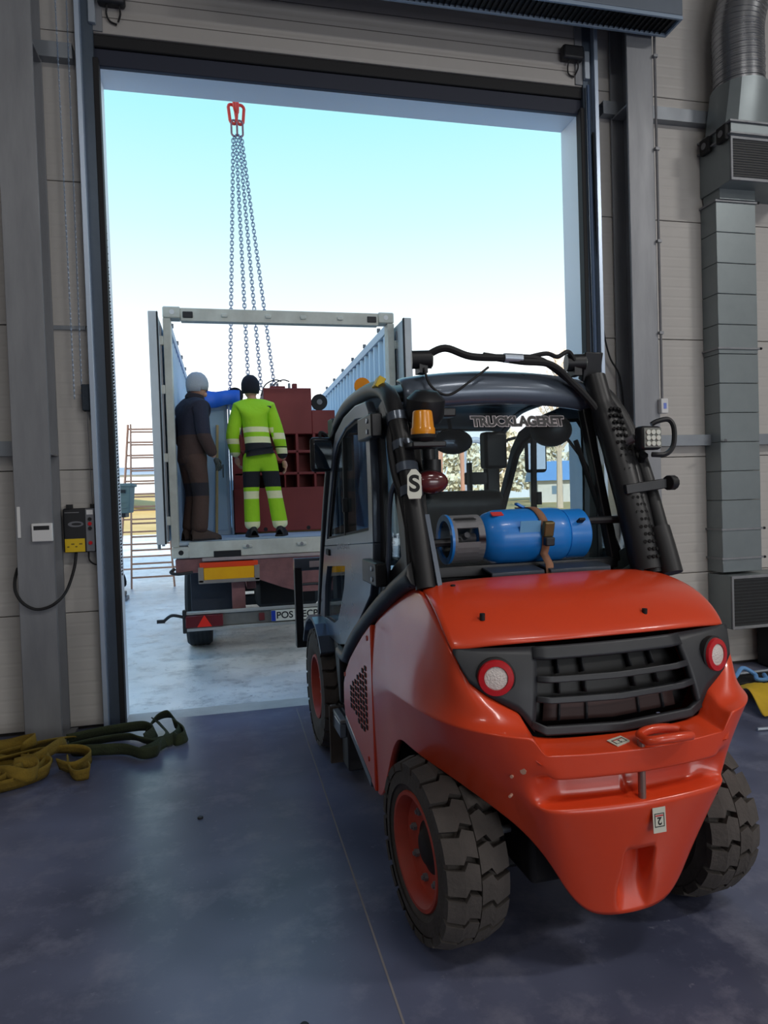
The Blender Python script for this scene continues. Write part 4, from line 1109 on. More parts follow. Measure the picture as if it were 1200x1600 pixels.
MB().lathe([(0, 0), (.055, 0), (.08, .03), (.08, .07), (0, .07)], (-.05, -.085, .94), (0, 1, 0), 24).build('hand_wheel', mat('wheel_dullred', (150, 56, 50), .5), mf)
for x in (-.10, -.02, .13): F_('lifting_stub', x-.015, x+.015, .3, .36, 1.79, 1.90, m=M_steel)
F_('top_lug', .14, .20, .02, .10, 1.79, 1.85)
F_('lifting_pad', -.13, .06, .1, .5, 1.785, 1.83)
for k in range(2):
    MB().tube(smoothpath([(-.24+k*.1, .2, 1.72), (-.18+k*.1, .22, 1.86), (-.06+k*.1, .25, 1.93), (.03+k*.1, .3, 1.92)]), .008).build('loose_cable', M_dark, mf)
F_('skid', -.6, .78, .1, .3, 0.0, .03, m=M_wood); F_('skid', -.6, .78, 2.2, 2.4, 0.0, .03, m=M_wood)

# ---- pale blue cabinet, tarp and batten on the left
cb = thing('sheet_metal_cabinet', 'pale blue grey sheet metal cabinet left of the maroon frame', 'cabinet', (-.14, 8.62, CFL))
MB().b2(-.20, .20, 0, 2.2, .0, 1.60).build('cabinet_body', M_contin, cb, bevel=.01)
MB().b2(-.16, .16, -.012, .0, .06, 1.52).build('cabinet_door', mat('cabinet_panel', (170, 194, 214), .5), cb, bevel=.006)
MB().b2(.205, .23, -.06, .0, .0, 1.68).build('cabinet_edge', mat('cabinet_edge', (150, 172, 192), .4, .3), cb, bevel=.004)
MB().b2(.12, .13, -.02, -.012, .7, .86).build('door_pull', M_dark, cb)
tp = []
for i in range(9):
    r = []
    for k in range(11):
        x = -.34+.55*k/10; t = i/8
        if t < .3: p = (x, 8.50+.02*math.sin(k*1.7)-.0, 2.90+.20*t/.3+.01*math.sin(k*.9)-.10*abs(k/10-.75)*(1-t/.3))
        else: p = (x, 8.50+(t-.3)/.7*1.6, 3.08+.02*math.sin(k*.9+i)-.05*(k/10))
        r.append(p)
    tp.append(r)
tag(MB().grid(tp).build('tarpaulin', M_tarp, smooth=180, solid=.01), 'bright blue tarpaulin draped over the pale cabinet', 'tarpaulin')
tag(MB().beam((-.12, 8.52, CFL+.01), (-.065, 8.565, 2.66), .022, .03).build('wooden_batten', M_wood, bevel=.003), 'thin pale wooden batten leaning on the blue cabinet', 'batten')

# ---- chain sling with red hook assembly
sg = thing('chain_sling', 'four-leg grey lifting chain hanging from a red link above the container', 'chain sling', (.31, 9.0, 6.34))
M_link = mat('chain_steel', (130, 146, 174), .45, .5)
M_hook = mat('hook_red', (226, 64, 50), .45)
def link(b, c, d, side, L, w, r, n=6):
    d = Vector(d).normalized(); side = Vector(side); side = (side-d*side.dot(d)).normalized()
    pts = []
    for k in range(14):
        a = 2*PI*k/14; pts.append(Vector(c)+d*(math.copysign(L/2-w/2, math.cos(a))+math.cos(a)*w/2)+side*math.sin(a)*w/2)
    b.tube(pts, r, n, True)
ends = [(.105-.31, 9.15, 3.11), (.335-.31, 8.85, 3.12), (.50-.31, 9.0, 3.15), (.70-.31, 9.3, 3.14)]
tops = [(-.045, 0, .02), (-.015, -.02, .02), (.025, -.02, .02), (.055, 0, .02)]
for (ex_, ey_, ez_), t0 in zip(ends, tops):
    p0 = Vector(t0); p1 = Vector((ex_, ey_-9.0, ez_-6.34)); d = p1-p0; L = d.length; pitch = .042; n = int(L/pitch); d.normalize()
    b = MB(); a = d.orthogonal().normalized(); c = d.cross(a)
    for k in range(n): link(b, p0+d*(k+.5)*L/n, d, (a+c) if k % 2 else (a-c), pitch*1.42, .038, .0065, 5)
    b.build('chain_leg', M_link, sg)
for x in (-.03, .04):
    b = MB(); link(b, (x, -.01, .11), (0, 0, 1), (1, .2, 0), .20, .075, .013, 8); b.build('coupling_link', mat('link_pinkish', (150, 110, 120), .5, .3), sg)
for x in (-.045, .05):
    b = MB(); link(b, (x, 0, .29), (.1*(-1 if x < 0 else 1), 0, 1), (1, .3, 0), .24, .09, .02, 8); b.build('master_link', M_hook, sg)
b = MB(); link(b, (0, 0, .50), (0, 0, 1), (.3, 1, 0), .36, .14, .024, 8); b.build('head_ring', M_hook, sg)
MB().tube(smoothpath([(0, .0, 1.1), (0, 0, .86), (.10, 0, .78), (.10, 0, .66), (0, 0, .61), (-.08, 0, .68)]), [.05]*6+[.045]*6+[.04]*6+[.035]*6+[.025]*7, 12).build('crane_hook', M_hook, sg)
MB().b2(-.15, .15, -.09, .09, 1.1, 1.7).build('hook_block', M_hook, sg, bevel=.05)
for x in (-.06, .06): MB().cyl((x, 0, 1.7), (x, 0, 9.0), .01, n=6).build('hoist_rope', M_dark, sg)

# ================================================================== PEOPLE
def skin(name, nodes, edges, m, parent, sub=2, root=0):
    """nodes: list of (x,y,z,rx[,ry])"""
    me = bpy.data.meshes.new(name); me.from_pydata([n[:3] for n in nodes], edges, [])
    o = bpy.data.objects.new(name, me); COL.objects.link(o)
    o.modifiers.new('skin', 'SKIN').use_smooth_shade = True
    md = o.modifiers.new('sub', 'SUBSURF'); md.levels = sub; md.render_levels = sub
    sk = me.skin_vertices[0].data
    for i, n in enumerate(nodes):
        sk[i].radius = (n[3], n[4] if len(n) > 4 else n[3]); sk[i].use_root = (i == root)
    me2 = bake(o); bpy.data.objects.remove(o); me2.name = name; me2.materials.clear()
    me2.polygons.foreach_set('use_smooth', [True]*len(me2.polygons))
    return obj(name, me2, m, parent)
def person(label, loc, rz, J, mats, glove=None, bulk=1.0, hem=.35):
    """J: joints (head, neck, chest, waist, pelvis, sh, el, wr, hip, knee, ank) with l/r pairs; y forward"""
    p = thing('person', label, 'person', loc, rz)
    V = {k: Vector(v) for k, v in J.items() if len(v) == 3}
    head, neck, chest, waist, pel = V['head'], V['neck'], V['chest'], V['waist'], V['pelvis']
    # body: one continuous surface
    nodes = [(*pel, .125, .10), (*waist, .12, .095), (*chest, .14, .11), (*neck, .055), (*(neck.lerp(head, .45)), .055)]
    ed = [(0, 1), (1, 2), (2, 3), (3, 4)]
    for s in 'lr':
        i = len(nodes); nodes += [(*V['sh'+s], .055), (*V['el'+s], .042), (*V['wr'+s], .03)]; ed += [(2, i), (i, i+1), (i+1, i+2)]
        i = len(nodes); nodes += [(*V['hip'+s], .085), (*V['kn'+s], .058), (*V['an'+s], .04)]; ed += [(0, i), (i, i+1), (i+1, i+2)]
    body = skin('body', nodes, ed, M_skin, p, 2)
    # head with face
    R = Matrix.Rotation(J.get('turn', (0,))[0], 3, 'Z')
    hb = MB().ball(head, (.076, .095, .115), 24, 16, R)
    hb.ball(head+R @ Vector((0, .095, -.015)), (.014, .022, .026), 10, 8, R)
    for s in (-1, 1): hb.ball(head+R @ Vector((s*.078, -.005, -.01)), (.012, .024, .034), 10, 8, R)
    hb.ball(head+R @ Vector((0, .07, -.085)), (.04, .03, .03), 12, 8, R)
    hd = hb.build('head', M_skin, p, smooth=180)
    for s in (-1, 1): MB().ball(head+R @ Vector((s*.032, .083, .018)), (.012, .008, .007), 8, 6, R).build('eye', M_dark, hd)
    MB().ball(head+R @ Vector((0, .092, -.058)), (.024, .008, .006), 10, 6, R).build('mouth', mat('lips', (170, 100, 92), .6), hd)
    # beanie
    bn = MB(); rows = []
    for (zz, k) in ((-.05, 1.16), (.0, 1.26), (.04, 1.26), (.08, 1.15), (.115, .92), (.142, .55), (.152, .02)):
        rows.append([head+R @ Vector((.080*k*math.cos(2*PI*i/24), .098*k*math.sin(2*PI*i/24)-.006, zz+.004-(.02 if zz < 0 and math.sin(2*PI*i/24) < 0 else 0))) for i in range(25)])
    bn.grid(rows).build('beanie', mats['hat'], p, smooth=180, solid=.008)
    # jacket
    ch2 = chest.lerp(neck, .55)
    jn = [(*waist, .168*bulk, .14*bulk), (*chest, .19*bulk, .15*bulk), (*ch2, .135, .115), (*neck, .068), (*(pel+(waist-pel)*hem), .178*bulk, .145*bulk)]
    je = [(0, 1), (1, 2), (2, 3), (4, 0)]
    for s in 'lr':
        sh, e, w = V['sh'+s], V['el'+s], V['wr'+s]; i = len(jn)
        jn += [(*sh, .092), (*(sh.lerp(e, .5)), .086), (*e, .078), (*(e.lerp(w, .55)), .068), (*(e.lerp(w, .95)), .058)]
        je += [(2, i), (i, i+1), (i+1, i+2), (i+2, i+3), (i+3, i+4)]
    skin('jacket', jn, je, mats['jacket'], p, 3)
    # trousers
    tn = [(*(pel+Vector((0, 0, .07))), .17, .14), (*pel, .172, .145)]; te = [(0, 1)]
    for s in 'lr':
        h, k, a = V['hip'+s], V['kn'+s], V['an'+s]; i = len(tn)
        tn += [(*(h-Vector((0, 0, .04))), .112, .122), (*(h.lerp(k, .55)), .105, .108), (*k, .090), (*(k.lerp(a, .55)), .094), (*(k.lerp(a, 1.06)), .094)]
        te += [(1, i), (i, i+1), (i+1, i+2), (i+2, i+3), (i+3, i+4)]
    skin('trousers', tn, te, mats['trousers'], p, 3)
    # boots
    for s in 'lr':
        a = V['an'+s]; th = J.get('toe'+s, (0,))[0]; Rt = Matrix.Rotation(th, 3, 'Z')
        b = MB(); rows = []
        for (y, z, w, h) in ((-.09, .0, .038, .08), (-.082, .0, .052, .14), (-.02, .0, .058, .17), (.05, .0, .058, .15), (.11, .0, .058, .10), (.17, .0, .058, .085), (.22, .0, .045, .065), (.24, .004, .025, .04)):
            rows.append([Vector((a.x, a.y, 0))+Rt @ Vector((w*math.cos(t), y, z+(h*max(0, math.sin(t)) if math.sin(t) > 0 else 0))) for t in [PI+2*PI*k/14 for k in range(15)]])
        b.grid(rows)
        bt = b.build('boot', mats['boot'], p, smooth=180, sub=1)
        MB().prism([(a.x+(Rt @ Vector(q)).x, a.y+(Rt @ Vector(q)).y) for q in ((-.054, -.085, 0), (.054, -.085, 0), (.06, .12, 0), (.042, .235, 0), (-.042, .235, 0), (-.06, .12, 0))], 'z', 0, .022).build('sole', M_black, bt, bevel=.005)
    # hands: palm, four fingers and thumb, lightly curled
    for s, sg_ in (('l', -1), ('r', 1)):
        e, w = V['el'+s], V['wr'+s]; d = (w-e).normalized()
        fwd = Vector((0, 1, 0)); fwd = (fwd-d*fwd.dot(d)).normalized(); inn = d.cross(fwd)*1.0
        if inn.x*sg_ > 0: inn = -inn           # palm faces the body
        nodes = [(*w, .026, .026), (*(w+d*.045), .034, .020), (*(w+d*.085), .036, .018)]; ed = [(0, 1), (1, 2)]
        for q, (off, ln) in enumerate(((.030, .068), (.010, .078), (-.010, .072), (-.029, .056))):
            b0 = w+d*.092+fwd*off; i = len(nodes)
            nodes += [(*b0, .0095), (*(b0+d*ln*.45+inn*.008), .009), (*(b0+d*ln*.72+inn*.024), .0085), (*(b0+d*ln*.86+inn*.042), .0075)]
            ed += [(2, i), (i, i+1), (i+1, i+2), (i+2, i+3)]
        i = len(nodes); b0 = w+d*.035+fwd*.034
        nodes += [(*b0, .012), (*(b0+d*.035+fwd*.014+inn*.01), .010), (*(b0+d*.062+fwd*.012+inn*.022), .0085)]; ed += [(1, i), (i, i+1), (i+1, i+2)]
        skin('glove' if glove else 'hand', nodes, ed, glove or M_skin, p, 2)
    return p, V
LIME = (166, 224, 34); BLK = (26, 27, 36); REF = (246, 246, 196)
hv_j = banded('hi_vis_jacket', [(1.165, 1.222, REF, -.26, .11), (1.045, 1.115, REF, -.26, .11), (.5, 1.046, BLK, -.26, .11),
                               (1.09, 1.16, REF, .11, .6), (.93, .995, REF, .11, .6), (.5, .931, BLK, .11, .6), (1.0, 1.012, BLK, .11, .6),
                               (1.045, 1.10, REF, -.6, -.26), (.90, .955, REF, -.6, -.26), (.5, .90, BLK, -.6, -.26)], LIME)
hv_t = banded('hi_vis_trousers', [(.56, .735, BLK, None, None), (.43, .515, REF, None, None), (.07, .175, REF, None, None)], LIME)
pp, _ = person('person from behind in lime hi-vis suit with black beanie', (.44, 7.86, CFL), 0,
    dict(head=(-.12, .02, 1.665), neck=(-.112, 0, 1.555), chest=(-.092, 0, 1.34), waist=(-.07, 0, 1.08), pelvis=(-.05, 0, .93), turn=(-.35,),
         shl=(-.262, 0, 1.44), ell=(-.345, -.02, 1.12), wrl=(-.30, .13, .90), shr=(.08, 0, 1.44), elr=(.175, -.02, 1.10), wrr=(.225, .06, .86),
         hipl=(-.135, 0, .86), knl=(-.155, .02, .50), anl=(-.155, 0, .10), hipr=(.04, 0, .86), knr=(.10, .02, .50), anr=(.16, 0, .10), toel=(.15,), toer=(-.25,)),
    dict(hat=mat('beanie_black', (26, 28, 40), .95, bump=.4), jacket=hv_j, trousers=hv_t, boot=mat('boot_black', (30, 30, 34), .6)), bulk=1.10)
MB().b2(.0, .09, -.135, -.10, 1.43, 1.455).build('shoulder_patch', M_dark, pp, bevel=.008)
dk_j = banded('work_jacket', [(.5, 1.13, (72, 54, 50), None, None)], (38, 40, 58))
dk_t = banded('work_trousers', [(.48, .62, (44, 40, 46), None, None)], (82, 60, 52))
pp, _ = person('person in dark brown work jacket and grey beanie standing by the container post', (-.315, 7.72, CFL), math.radians(-62),
    dict(head=(0, .075, 1.67), neck=(0, .035, 1.555), chest=(0, .0, 1.32), waist=(0, -.01, 1.06), pelvis=(0, -.02, .93), turn=(-.1,),
         shl=(-.19, .0, 1.43), ell=(-.25, -.04, 1.12), wrl=(-.23, .08, .90), shr=(.19, .0, 1.43), elr=(.245, .0, 1.12), wrr=(.22, .13, .88),
         hipl=(-.09, -.02, .86), knl=(-.10, .03, .50), anl=(-.10, -.03, .10), hipr=(.09, -.02, .86), knr=(.10, .02, .50), anr=(.10, -.02, .10), toel=(.1,), toer=(-.1,)),
    dict(hat=mat('beanie_grey', (176, 184, 194), .95, bump=.5, bscale=90), jacket=dk_j, trousers=dk_t, boot=mat('boot_brown', (74, 56, 48), .7, var=.4)), glove=mat('glove_grey', (74, 78, 74), .9), bulk=1.12, hem=-1.1)
MB().lathe([(.07, .0), (.10, .0), (.105, .03), (.09, .06), (.07, .05)], (0, .03, 1.515), (0, .2, 1), 20, True).build('hood_collar', mat('hood_dark', (44, 40, 48), .9), pp)

# ================================================================== YARD
ld = thing('step_ladder', 'tall orange brown wooden step ladder standing beside the container', 'ladder', (-1.62, 15.6, -.015))
# front section (right foot visible) and rear section, meeting at the top
Ht = 3.45
def rail(x0, y0, x1, y1): return MB().beam((x0, y0, 0), (x1, y1, Ht), .03, .05).build('rail', M_ladder, ld)
rail(-.33, -.65, -.30, 0); rail(.52, -.65, .30, 0); rail(-.75, .65, -.36, .04); rail(.75, .65, .36, .04)
for k in range(12):
    t = (k+.8)/12.4; z = Ht*t
    MB().beam((-.33+.03*t, -.65*(1-t), z), (.52-.22*t, -.65*(1-t), z), .03, .035).build('rung', M_ladder, ld)
    MB().beam((-.75+.39*t, .65-.61*t, z+.07), (.75-.39*t, .65-.61*t, z+.07), .03, .035).build('rung', M_ladder, ld)
tb = thing('tub_on_stand', 'grey green plastic tub raised on a dark stand behind the left jamb', 'tub', (-2.15, 14.0, -.015))
M_tub = mat('tub_grey_green', (122, 138, 132), .6, var=.3)
MB().add([(-.45, -.3, 1.58), (.38, -.3, 1.58), (.38, .3, 1.58), (-.45, .3, 1.58), (-.50, -.36, 2.12), (.42, -.36, 2.12), (.42, .36, 2.12), (-.50, .36, 2.12)],
         [(3, 2, 1, 0), (4, 5, 6, 7), (0, 1, 5, 4), (1, 2, 6, 5), (2, 3, 7, 6), (3, 0, 4, 7)]).build('tub_body', M_tub, tb, bevel=.02)
MB().b2(-.53, .45, -.39, .39, 2.08, 2.14).build('tub_rim', M_tub, tb, bevel=.015)
for z in (1.68, 1.78, 1.88): MB().b2(-.40, .34, -.345, -.31, z, z+.02).build('tub_rib', M_tub, tb)
MB().b2(.05, .33, -.37, -.34, 1.96, 2.02).build('tub_handle', M_dark, tb)
MB().b2(-.45, .30, -.25, .25, 1.50, 1.58).build('stand_top', M_dark, tb)
for x in (-.4, -.1):
    for y in (-.2, .2): MB().b2(x-.03, x+.03, y-.03, y+.03, 0, 1.52).build('stand_leg', M_dark, tb)
jk = thing('metal_parts_heap', 'black steel castings lying on the snow near the ladder', 'scrap', (-2.45, 14.78, -.015))
for x, y, z, r_, l in ((0, 0, .26, .24, .3), (.22, .12, .20, .18, .25), (-.28, .05, .22, .2, .3)):
    MB().lathe([(.05, -l/2), (r_, -l/2), (r_*.8, -.03), (r_*.8, .03), (r_, l/2), (.05, l/2)], (x, y, z), (.8, .5, .2), 16, True).build('casting', M_black, jk)
MB().beam((-.3, -.2, .05), (.35, -.1, .12), .07, .07).beam((.1, .1, .3), (.36, -.1, .5), .06, .05).beam((-.2, 0, .0), (-.15, .05, .45), .08, .08).build('bracket_arm', M_dark, jk)
jk = thing('steel_offcuts', 'dark steel offcuts stacked on the snow behind the left jamb', 'scrap', (-1.98, 13.3, -.015))
for i in range(4): MB().b2(-.25+.03*i, .18-.04*i, -.2, .15, .0+.08*i, .07+.08*i).build('steel_bar', M_dark if i % 2 else M_gray, jk, bevel=.008)
MB().b2(-.1, .1, -.1, .1, .32, .5).build('steel_block', M_dark, jk, bevel=.01)

# far buildings, trees and a machine, seen through the cab
bl = thing('far_building', 'long low building with pale blue roof beyond the field', 'building', (62, 92, -.1), math.radians(-18))
MB().b2(-17, 17, -5, 5, 0, 3.2).build('building_wall', mat('far_wall', (206, 200, 196), .9), bl)
MB().prism([(-6, 3.2), (6, 3.2), (0, 6.2)], 'x', -17.6, 17.6).build('building_roof', mat('far_roof', (120, 160, 206), .6), bl)
for k in range(9):
    w = MB().b2(-15+k*3.6, -13.4+k*3.6, -5.06, -4.98, 1.2, 2.4).build('building_window', mat('far_window', (110, 130, 150), .2), bl)
MB().b2(-.6, .6, -5.06, -4.98, 0, 2.2).build('building_door', M_dark, bl)
tg = thing('far_shed', 'pale grey shed at the far edge of the field left of the ladder', 'building', (-11.5, 60, 3.0))
MB().b2(-7, 7, -2, 2, -.6, 1.0).build('shed_wall', mat('shed_wall', (196, 202, 208), .8), tg)
MB().prism([(-2.3, 1.0), (2.3, 1.0), (0, 1.7)], 'x', -7.2, 7.2).build('shed_roof', mat('shed_roof', (150, 160, 172), .6), tg)
def bare_tree(x, y, h, seed, label):
    rnd = random.Random(seed); t = thing('bare_tree', label, 'tree', (x, y, -.1), 0, 'trees beyond the field')
    MB().tube([(0, 0, 0), (.05*h*.1, 0, h*.5), (0, .03*h*.1, h)], [h*.022, h*.014, h*.003], 7).build('trunk', mat('bark_pale', (206, 184, 166), .9), t)  # bark paled, distance haze put into its colour
    b = MB()
    for k in range(46):
        z0 = h*rnd.uniform(.3, .95); a = rnd.uniform(0, 2*PI); L = h*.28*(1.15-z0/h)+h*.04
        p0 = Vector((0, 0, z0)); d = Vector((math.cos(a), math.sin(a), rnd.uniform(.7, 1.4))).normalized()
        p1 = p0+d*L*.55; p2 = p1+Vector((d.x, d.y, d.z+.4)).normalized()*L*.5
        b.tube([p0, p1, p2], [h*.006, h*.004, h*.001], 4)
        for q in range(4):
            pm = p0.lerp(p2, rnd.uniform(.4, .95)); dd = Vector((rnd.uniform(-1, 1), rnd.uniform(-1, 1), rnd.uniform(.2, 1.2))).normalized()
            b.tube([pm, pm+dd*L*.35], [h*.003, h*.0007], 3)
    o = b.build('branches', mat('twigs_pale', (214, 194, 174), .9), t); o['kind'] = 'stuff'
def leaf_tree(x, y, h, w, seed, label):
    rnd = random.Random(seed); t = thing('bushy_tree', label, 'tree', (x, y, -.1), 0, 'trees beyond the field')
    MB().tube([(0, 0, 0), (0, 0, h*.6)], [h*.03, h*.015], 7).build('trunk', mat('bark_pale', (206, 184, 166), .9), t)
    b = MB()
    for k in range(900):
        z = rnd.uniform(.15, 1.0); rr = w*math.sqrt(max(0, 1-((z-.5)/.55)**2))*math.sqrt(rnd.random()); a = rnd.uniform(0, 2*PI)
        c = Vector((rr*math.cos(a), rr*math.sin(a), z*h)); u = Vector((rnd.gauss(0, 1), rnd.gauss(0, 1), rnd.gauss(0, 1))).normalized(); v = u.orthogonal().normalized()
        q = h*.045
        b.add([c+u*q, c+v*q, c-u*q, c-v*q], [(0, 1, 2, 3)])
    o = b.build('foliage', mat('foliage_haze', (240, 230, 206), .9, var=.3, vscale=.8, rgb2=(232, 204, 170)), t, smooth=0); o['kind'] = 'stuff'  # distance haze is put into the pale leaf colour
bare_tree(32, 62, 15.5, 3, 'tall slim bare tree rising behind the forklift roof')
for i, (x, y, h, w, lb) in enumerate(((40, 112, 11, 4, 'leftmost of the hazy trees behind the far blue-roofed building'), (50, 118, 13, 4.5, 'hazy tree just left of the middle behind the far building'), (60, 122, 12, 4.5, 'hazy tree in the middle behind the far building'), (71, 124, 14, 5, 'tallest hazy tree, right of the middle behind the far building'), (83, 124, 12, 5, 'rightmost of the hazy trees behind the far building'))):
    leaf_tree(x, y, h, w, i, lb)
# a second machine far out in the yard, seen through the rear window
fm = thing('parked_loader', 'pale orange parked loader frame seen through the forklift windscreen', 'vehicle', (9.2, 26, -.015))
M_ld = mat('loader_orange', (214, 150, 120), .6); M_ldg = mat('loader_grey', (176, 176, 186), .5)
for x in (-.9, .1):
    MB().tube(smoothpath([(x, 0, .8), (x, 0, 3.2), (x+.15, 0, 3.7), (x+.5, 0, 3.85), (x+.85, 0, 3.7), (x+.95, 0, 3.2), (x+.95, 0, .8)]), .12, 8).build('loader_hoop', M_ldg if x > 0 else M_ld, fm)
MB().b2(-1.3, 1.4, -.8, .8, .7, 1.7).build('loader_body', M_ld, fm, bevel=.1)
for x in (-.9, .9):
    for y in (-.8, .8): MB().lathe([(.2, -.15), (.55, -.18), (.6, -.1), (.6, .1), (.55, .18), (.2, .15)], (x, y, .6), (0, 1, 0), 24, True).build('loader_wheel', M_black, fm)

# ================================================================== LEFT OF THE DOOR
tg = thing('thermostat', 'white wall thermostat with dark display on the left column', 'thermostat', (-1.295, 5.40, 1.56))
MB().b2(-.07, .07, -.028, 0, -.066, .066).build('casing', M_white, tg, bevel=.006)
MB().b2(-.055, .05, -.030, -.027, .018, .048).build('display', M_dark, tg, bevel=.002)
tag(MB().b2(-1.462, -1.440, 5.392, 5.40, 1.525, 1.75).build('thermometer_strip', M_white, bevel=.003), 'slim white strip stuck upright on the left column', 'strip')
cbx = thing('door_control_box', 'black door control box with yellow label beside the door track', 'control box', (-1.085, WY, 1.56))
MB().b2(-.115, .115, -.11, 0, -.17, .165).build('casing', M_dark, cbx, bevel=.012)
MB().b2(.045, .108, -.118, -.108, -.165, .16).build('button_strip', mat('grey_panel', (112, 114, 120), .5), cbx, bevel=.004)
for z, m in ((.08, M_black), (.045, M_redlens), (.01, M_black), (-.10, M_redlens)): MB().cyl((.077, -.126, z), (.077, -.116, z), .014, n=14).build('push_button', m, cbx)
MB().b2(.055, .10, -.121, -.117, .115, .15).build('status_label', M_white, cbx)
MB().ring([(.055*math.cos(t)-.025, .022*math.sin(t)+.045) for t in [2*PI*k/20 for k in range(20)]], [(.036*math.cos(t)-.02, .010*math.sin(t)+.045) for t in [2*PI*k/20 for k in range(20)]], 'y', -.114, -.109).build('oval_emblem', mat('grey_panel', (112, 114, 120), .5), cbx)
MB().b2(-.105, .035, -.114, -.109, -.165, -.065).build('yellow_label', M_yel, cbx)
for k in range(4): MB().b2(-.09+.028*k, -.075+.028*k+.008*(k % 2), -.1152, -.1138, -.13+.02*(k % 2), -.12+.02*(k % 2)).build('label_print', mat('print_brown', (120, 100, 30), .6), cbx)
MB().b2(-.10, .0, -.114, -.110, .13, .137).build('name_strip', M_gray, cbx)
for x in (-.08, .09): MB().b2(x-.02, x+.02, -.05, 0, .165, .195).build('mount_lug', M_dark, cbx)
tag(MB().tube(smoothpath([(-1.12, 5.62, 1.40), (-1.13, 5.58, 1.28), (-1.16, 5.48, 1.14), (-1.195, 5.385, 1.07), (-1.27, 5.37, 1.02), (-1.36, 5.37, 1.01), (-1.44, 5.37, 1.06), (-1.485, 5.375, 1.14), (-1.50, 5.42, 1.22), (-1.50, 5.50, 1.30)]), .011, 8).build('power_cable', M_black), 'thick black cable looping from the control box round the column', 'cable')
tag(MB().tube(smoothpath([(-1.03, 5.62, 1.40), (-1.03, 5.62, 1.33), (-.99, 5.63, 1.29), (-.94, 5.62, 1.30)]), .006, 8).build('thin_cable', M_black), 'short thin cable under the control box', 'cable')
# hand chain loops of the hoist
strands = []
for x in (-1.105, -1.02):
    b = MB(); strands.append(b)
    n = 200; z0, z1 = 2.55, 6.4
    for k in range(n):
        z = z0+(z1-z0)*(k+.5)/n; xx = x+.02*(1-(z-z0)/(z1-z0))*(1 if x < -1.05 else -.6)
        b.tube([(xx+(.005 if k % 2 else 0)*math.cos(a), 5.61+(0 if k % 2 else .005)*math.cos(a), z+.011*math.sin(a)) for a in [2*PI*q/6 for q in range(6)]], .0022, 4, True)
hc = thing('hand_chain', 'thin galvanised hand chain hanging in two strands left of the door', 'chain', (0, 0, 0))
for b in strands: b.build('chain_strand', mat('chain_bluish', (150, 172, 200), .4, .5), hc)
MB().b2(-1.03, -.955, 5.58, 5.66, 2.46, 2.66).build('chain_bag', mat('chain_bag', (44, 54, 64), .8, bump=.5), hc, bevel=.008)
MB().tube([(-1.0, 5.61, 2.46), (-.99, 5.61, 1.75)], .003, 5).build('pull_cord', M_gray, hc)
MB().tube([(-.97, 5.61, 2.46), (-.965, 5.61, 1.75)], .003, 5).build('pull_cord', M_gray, hc)
MB().cyl((-1.06, 5.61, 6.38), (-1.06, 5.69, 6.38), .06, n=16).build('chain_sprocket', M_dark, hc)
# bulb chain inside the left reveal
b = MB()
for k in range(150):
    z = 1.2+3.9*k/150
    b.box((OL+.03+.012*math.sin(z*.9), WY-.03, z), (.008, .008, .016), Matrix.Rotation(.6*(k % 2), 3, 'Y'))
tag(b.build('roller_chain', M_black), 'dark toothed chain hanging against the left jamb', 'chain')
# conduit + cable clamp lines beside the right column
cd = thing('wall_conduit', 'thin grey conduit down the right column to a small white box', 'conduit', (3.79, 5.40, 0))
MB().cyl((0, -.012, 2.5), (0, -.012, 8.9), .011, n=8).build('pipe', M_gray, cd)
MB().b2(-.035, .035, -.05, 0, 2.39, 2.52).build('junction_box', M_white, cd, bevel=.006)
MB().b2(-.014, .014, -.053, -.05, 2.43, 2.48).build('indicator', mat('box_blue', (120, 140, 220), .5), cd)
for z in (3.1, 3.9, 4.7, 5.5): MB().b2(-.02, .02, -.03, 0, z-.012, z+.012).build('pipe_clip', M_steel, cd)
tag(MB().tube(smoothpath([(3.29, 5.58, 4.9), (3.30, 5.58, 4.0), (3.33, 5.58, 3.3), (3.42, 5.62, 2.95), (3.53, 5.63, 2.75), (3.575, 5.64, 2.36)]), .008, 6).build('loose_cable', M_black), 'black cable drooping from the right door track to the column', 'cable')
tag(MB().tube(smoothpath([(3.245, 5.57, 5.3), (3.25, 5.57, 4.2), (3.255, 5.57, 3.0), (3.25, 5.57, 1.4)]), .014, 6).build('spiral_cable', mat('cable_bluegrey', (60, 84, 116), .5), bevel=0), 'blue grey cable running down inside the right door track', 'cable')

# ================================================================== AIR CURTAIN ABOVE THE DOOR
ac = thing('air_curtain', 'long grey air curtain with dark slotted underside above the door', 'heater', (2.2, 5.12, 5.65))
M_ac = mat('air_curtain_grey', (112, 122, 134), .45, .2, var=.15)
MB().b2(-2.3, 1.68, 0, .24, .03, .62).build('casing', M_ac, ac, bevel=.01)
MB().ring([(-2.3, 0), (1.68, 0), (1.68, .24), (-2.3, .24)], [(-2.28, .02), (1.66, .02), (1.66, .215), (-2.28, .215)], 'z', .0, .03).build('outlet_frame', mat('air_curtain_edge', (150, 168, 188), .4, .3), ac, bevel=.003)
MB().b2(-2.28, 1.66, .02, .215, .024, .028).build('outlet_dark', M_grl, ac)
for k in range(80): MB().box((-2.25+k*.0488, .1175, .015), (.003, .19, .022), Matrix.Rotation(.35, 3, 'Y')).build('outlet_vane', M_grl, ac)
for x in (-1.8, .9): MB().cyl((x, .12, .6), (x, .12, 3.34), .01, n=6).build('hanger_rod', M_steel, ac)

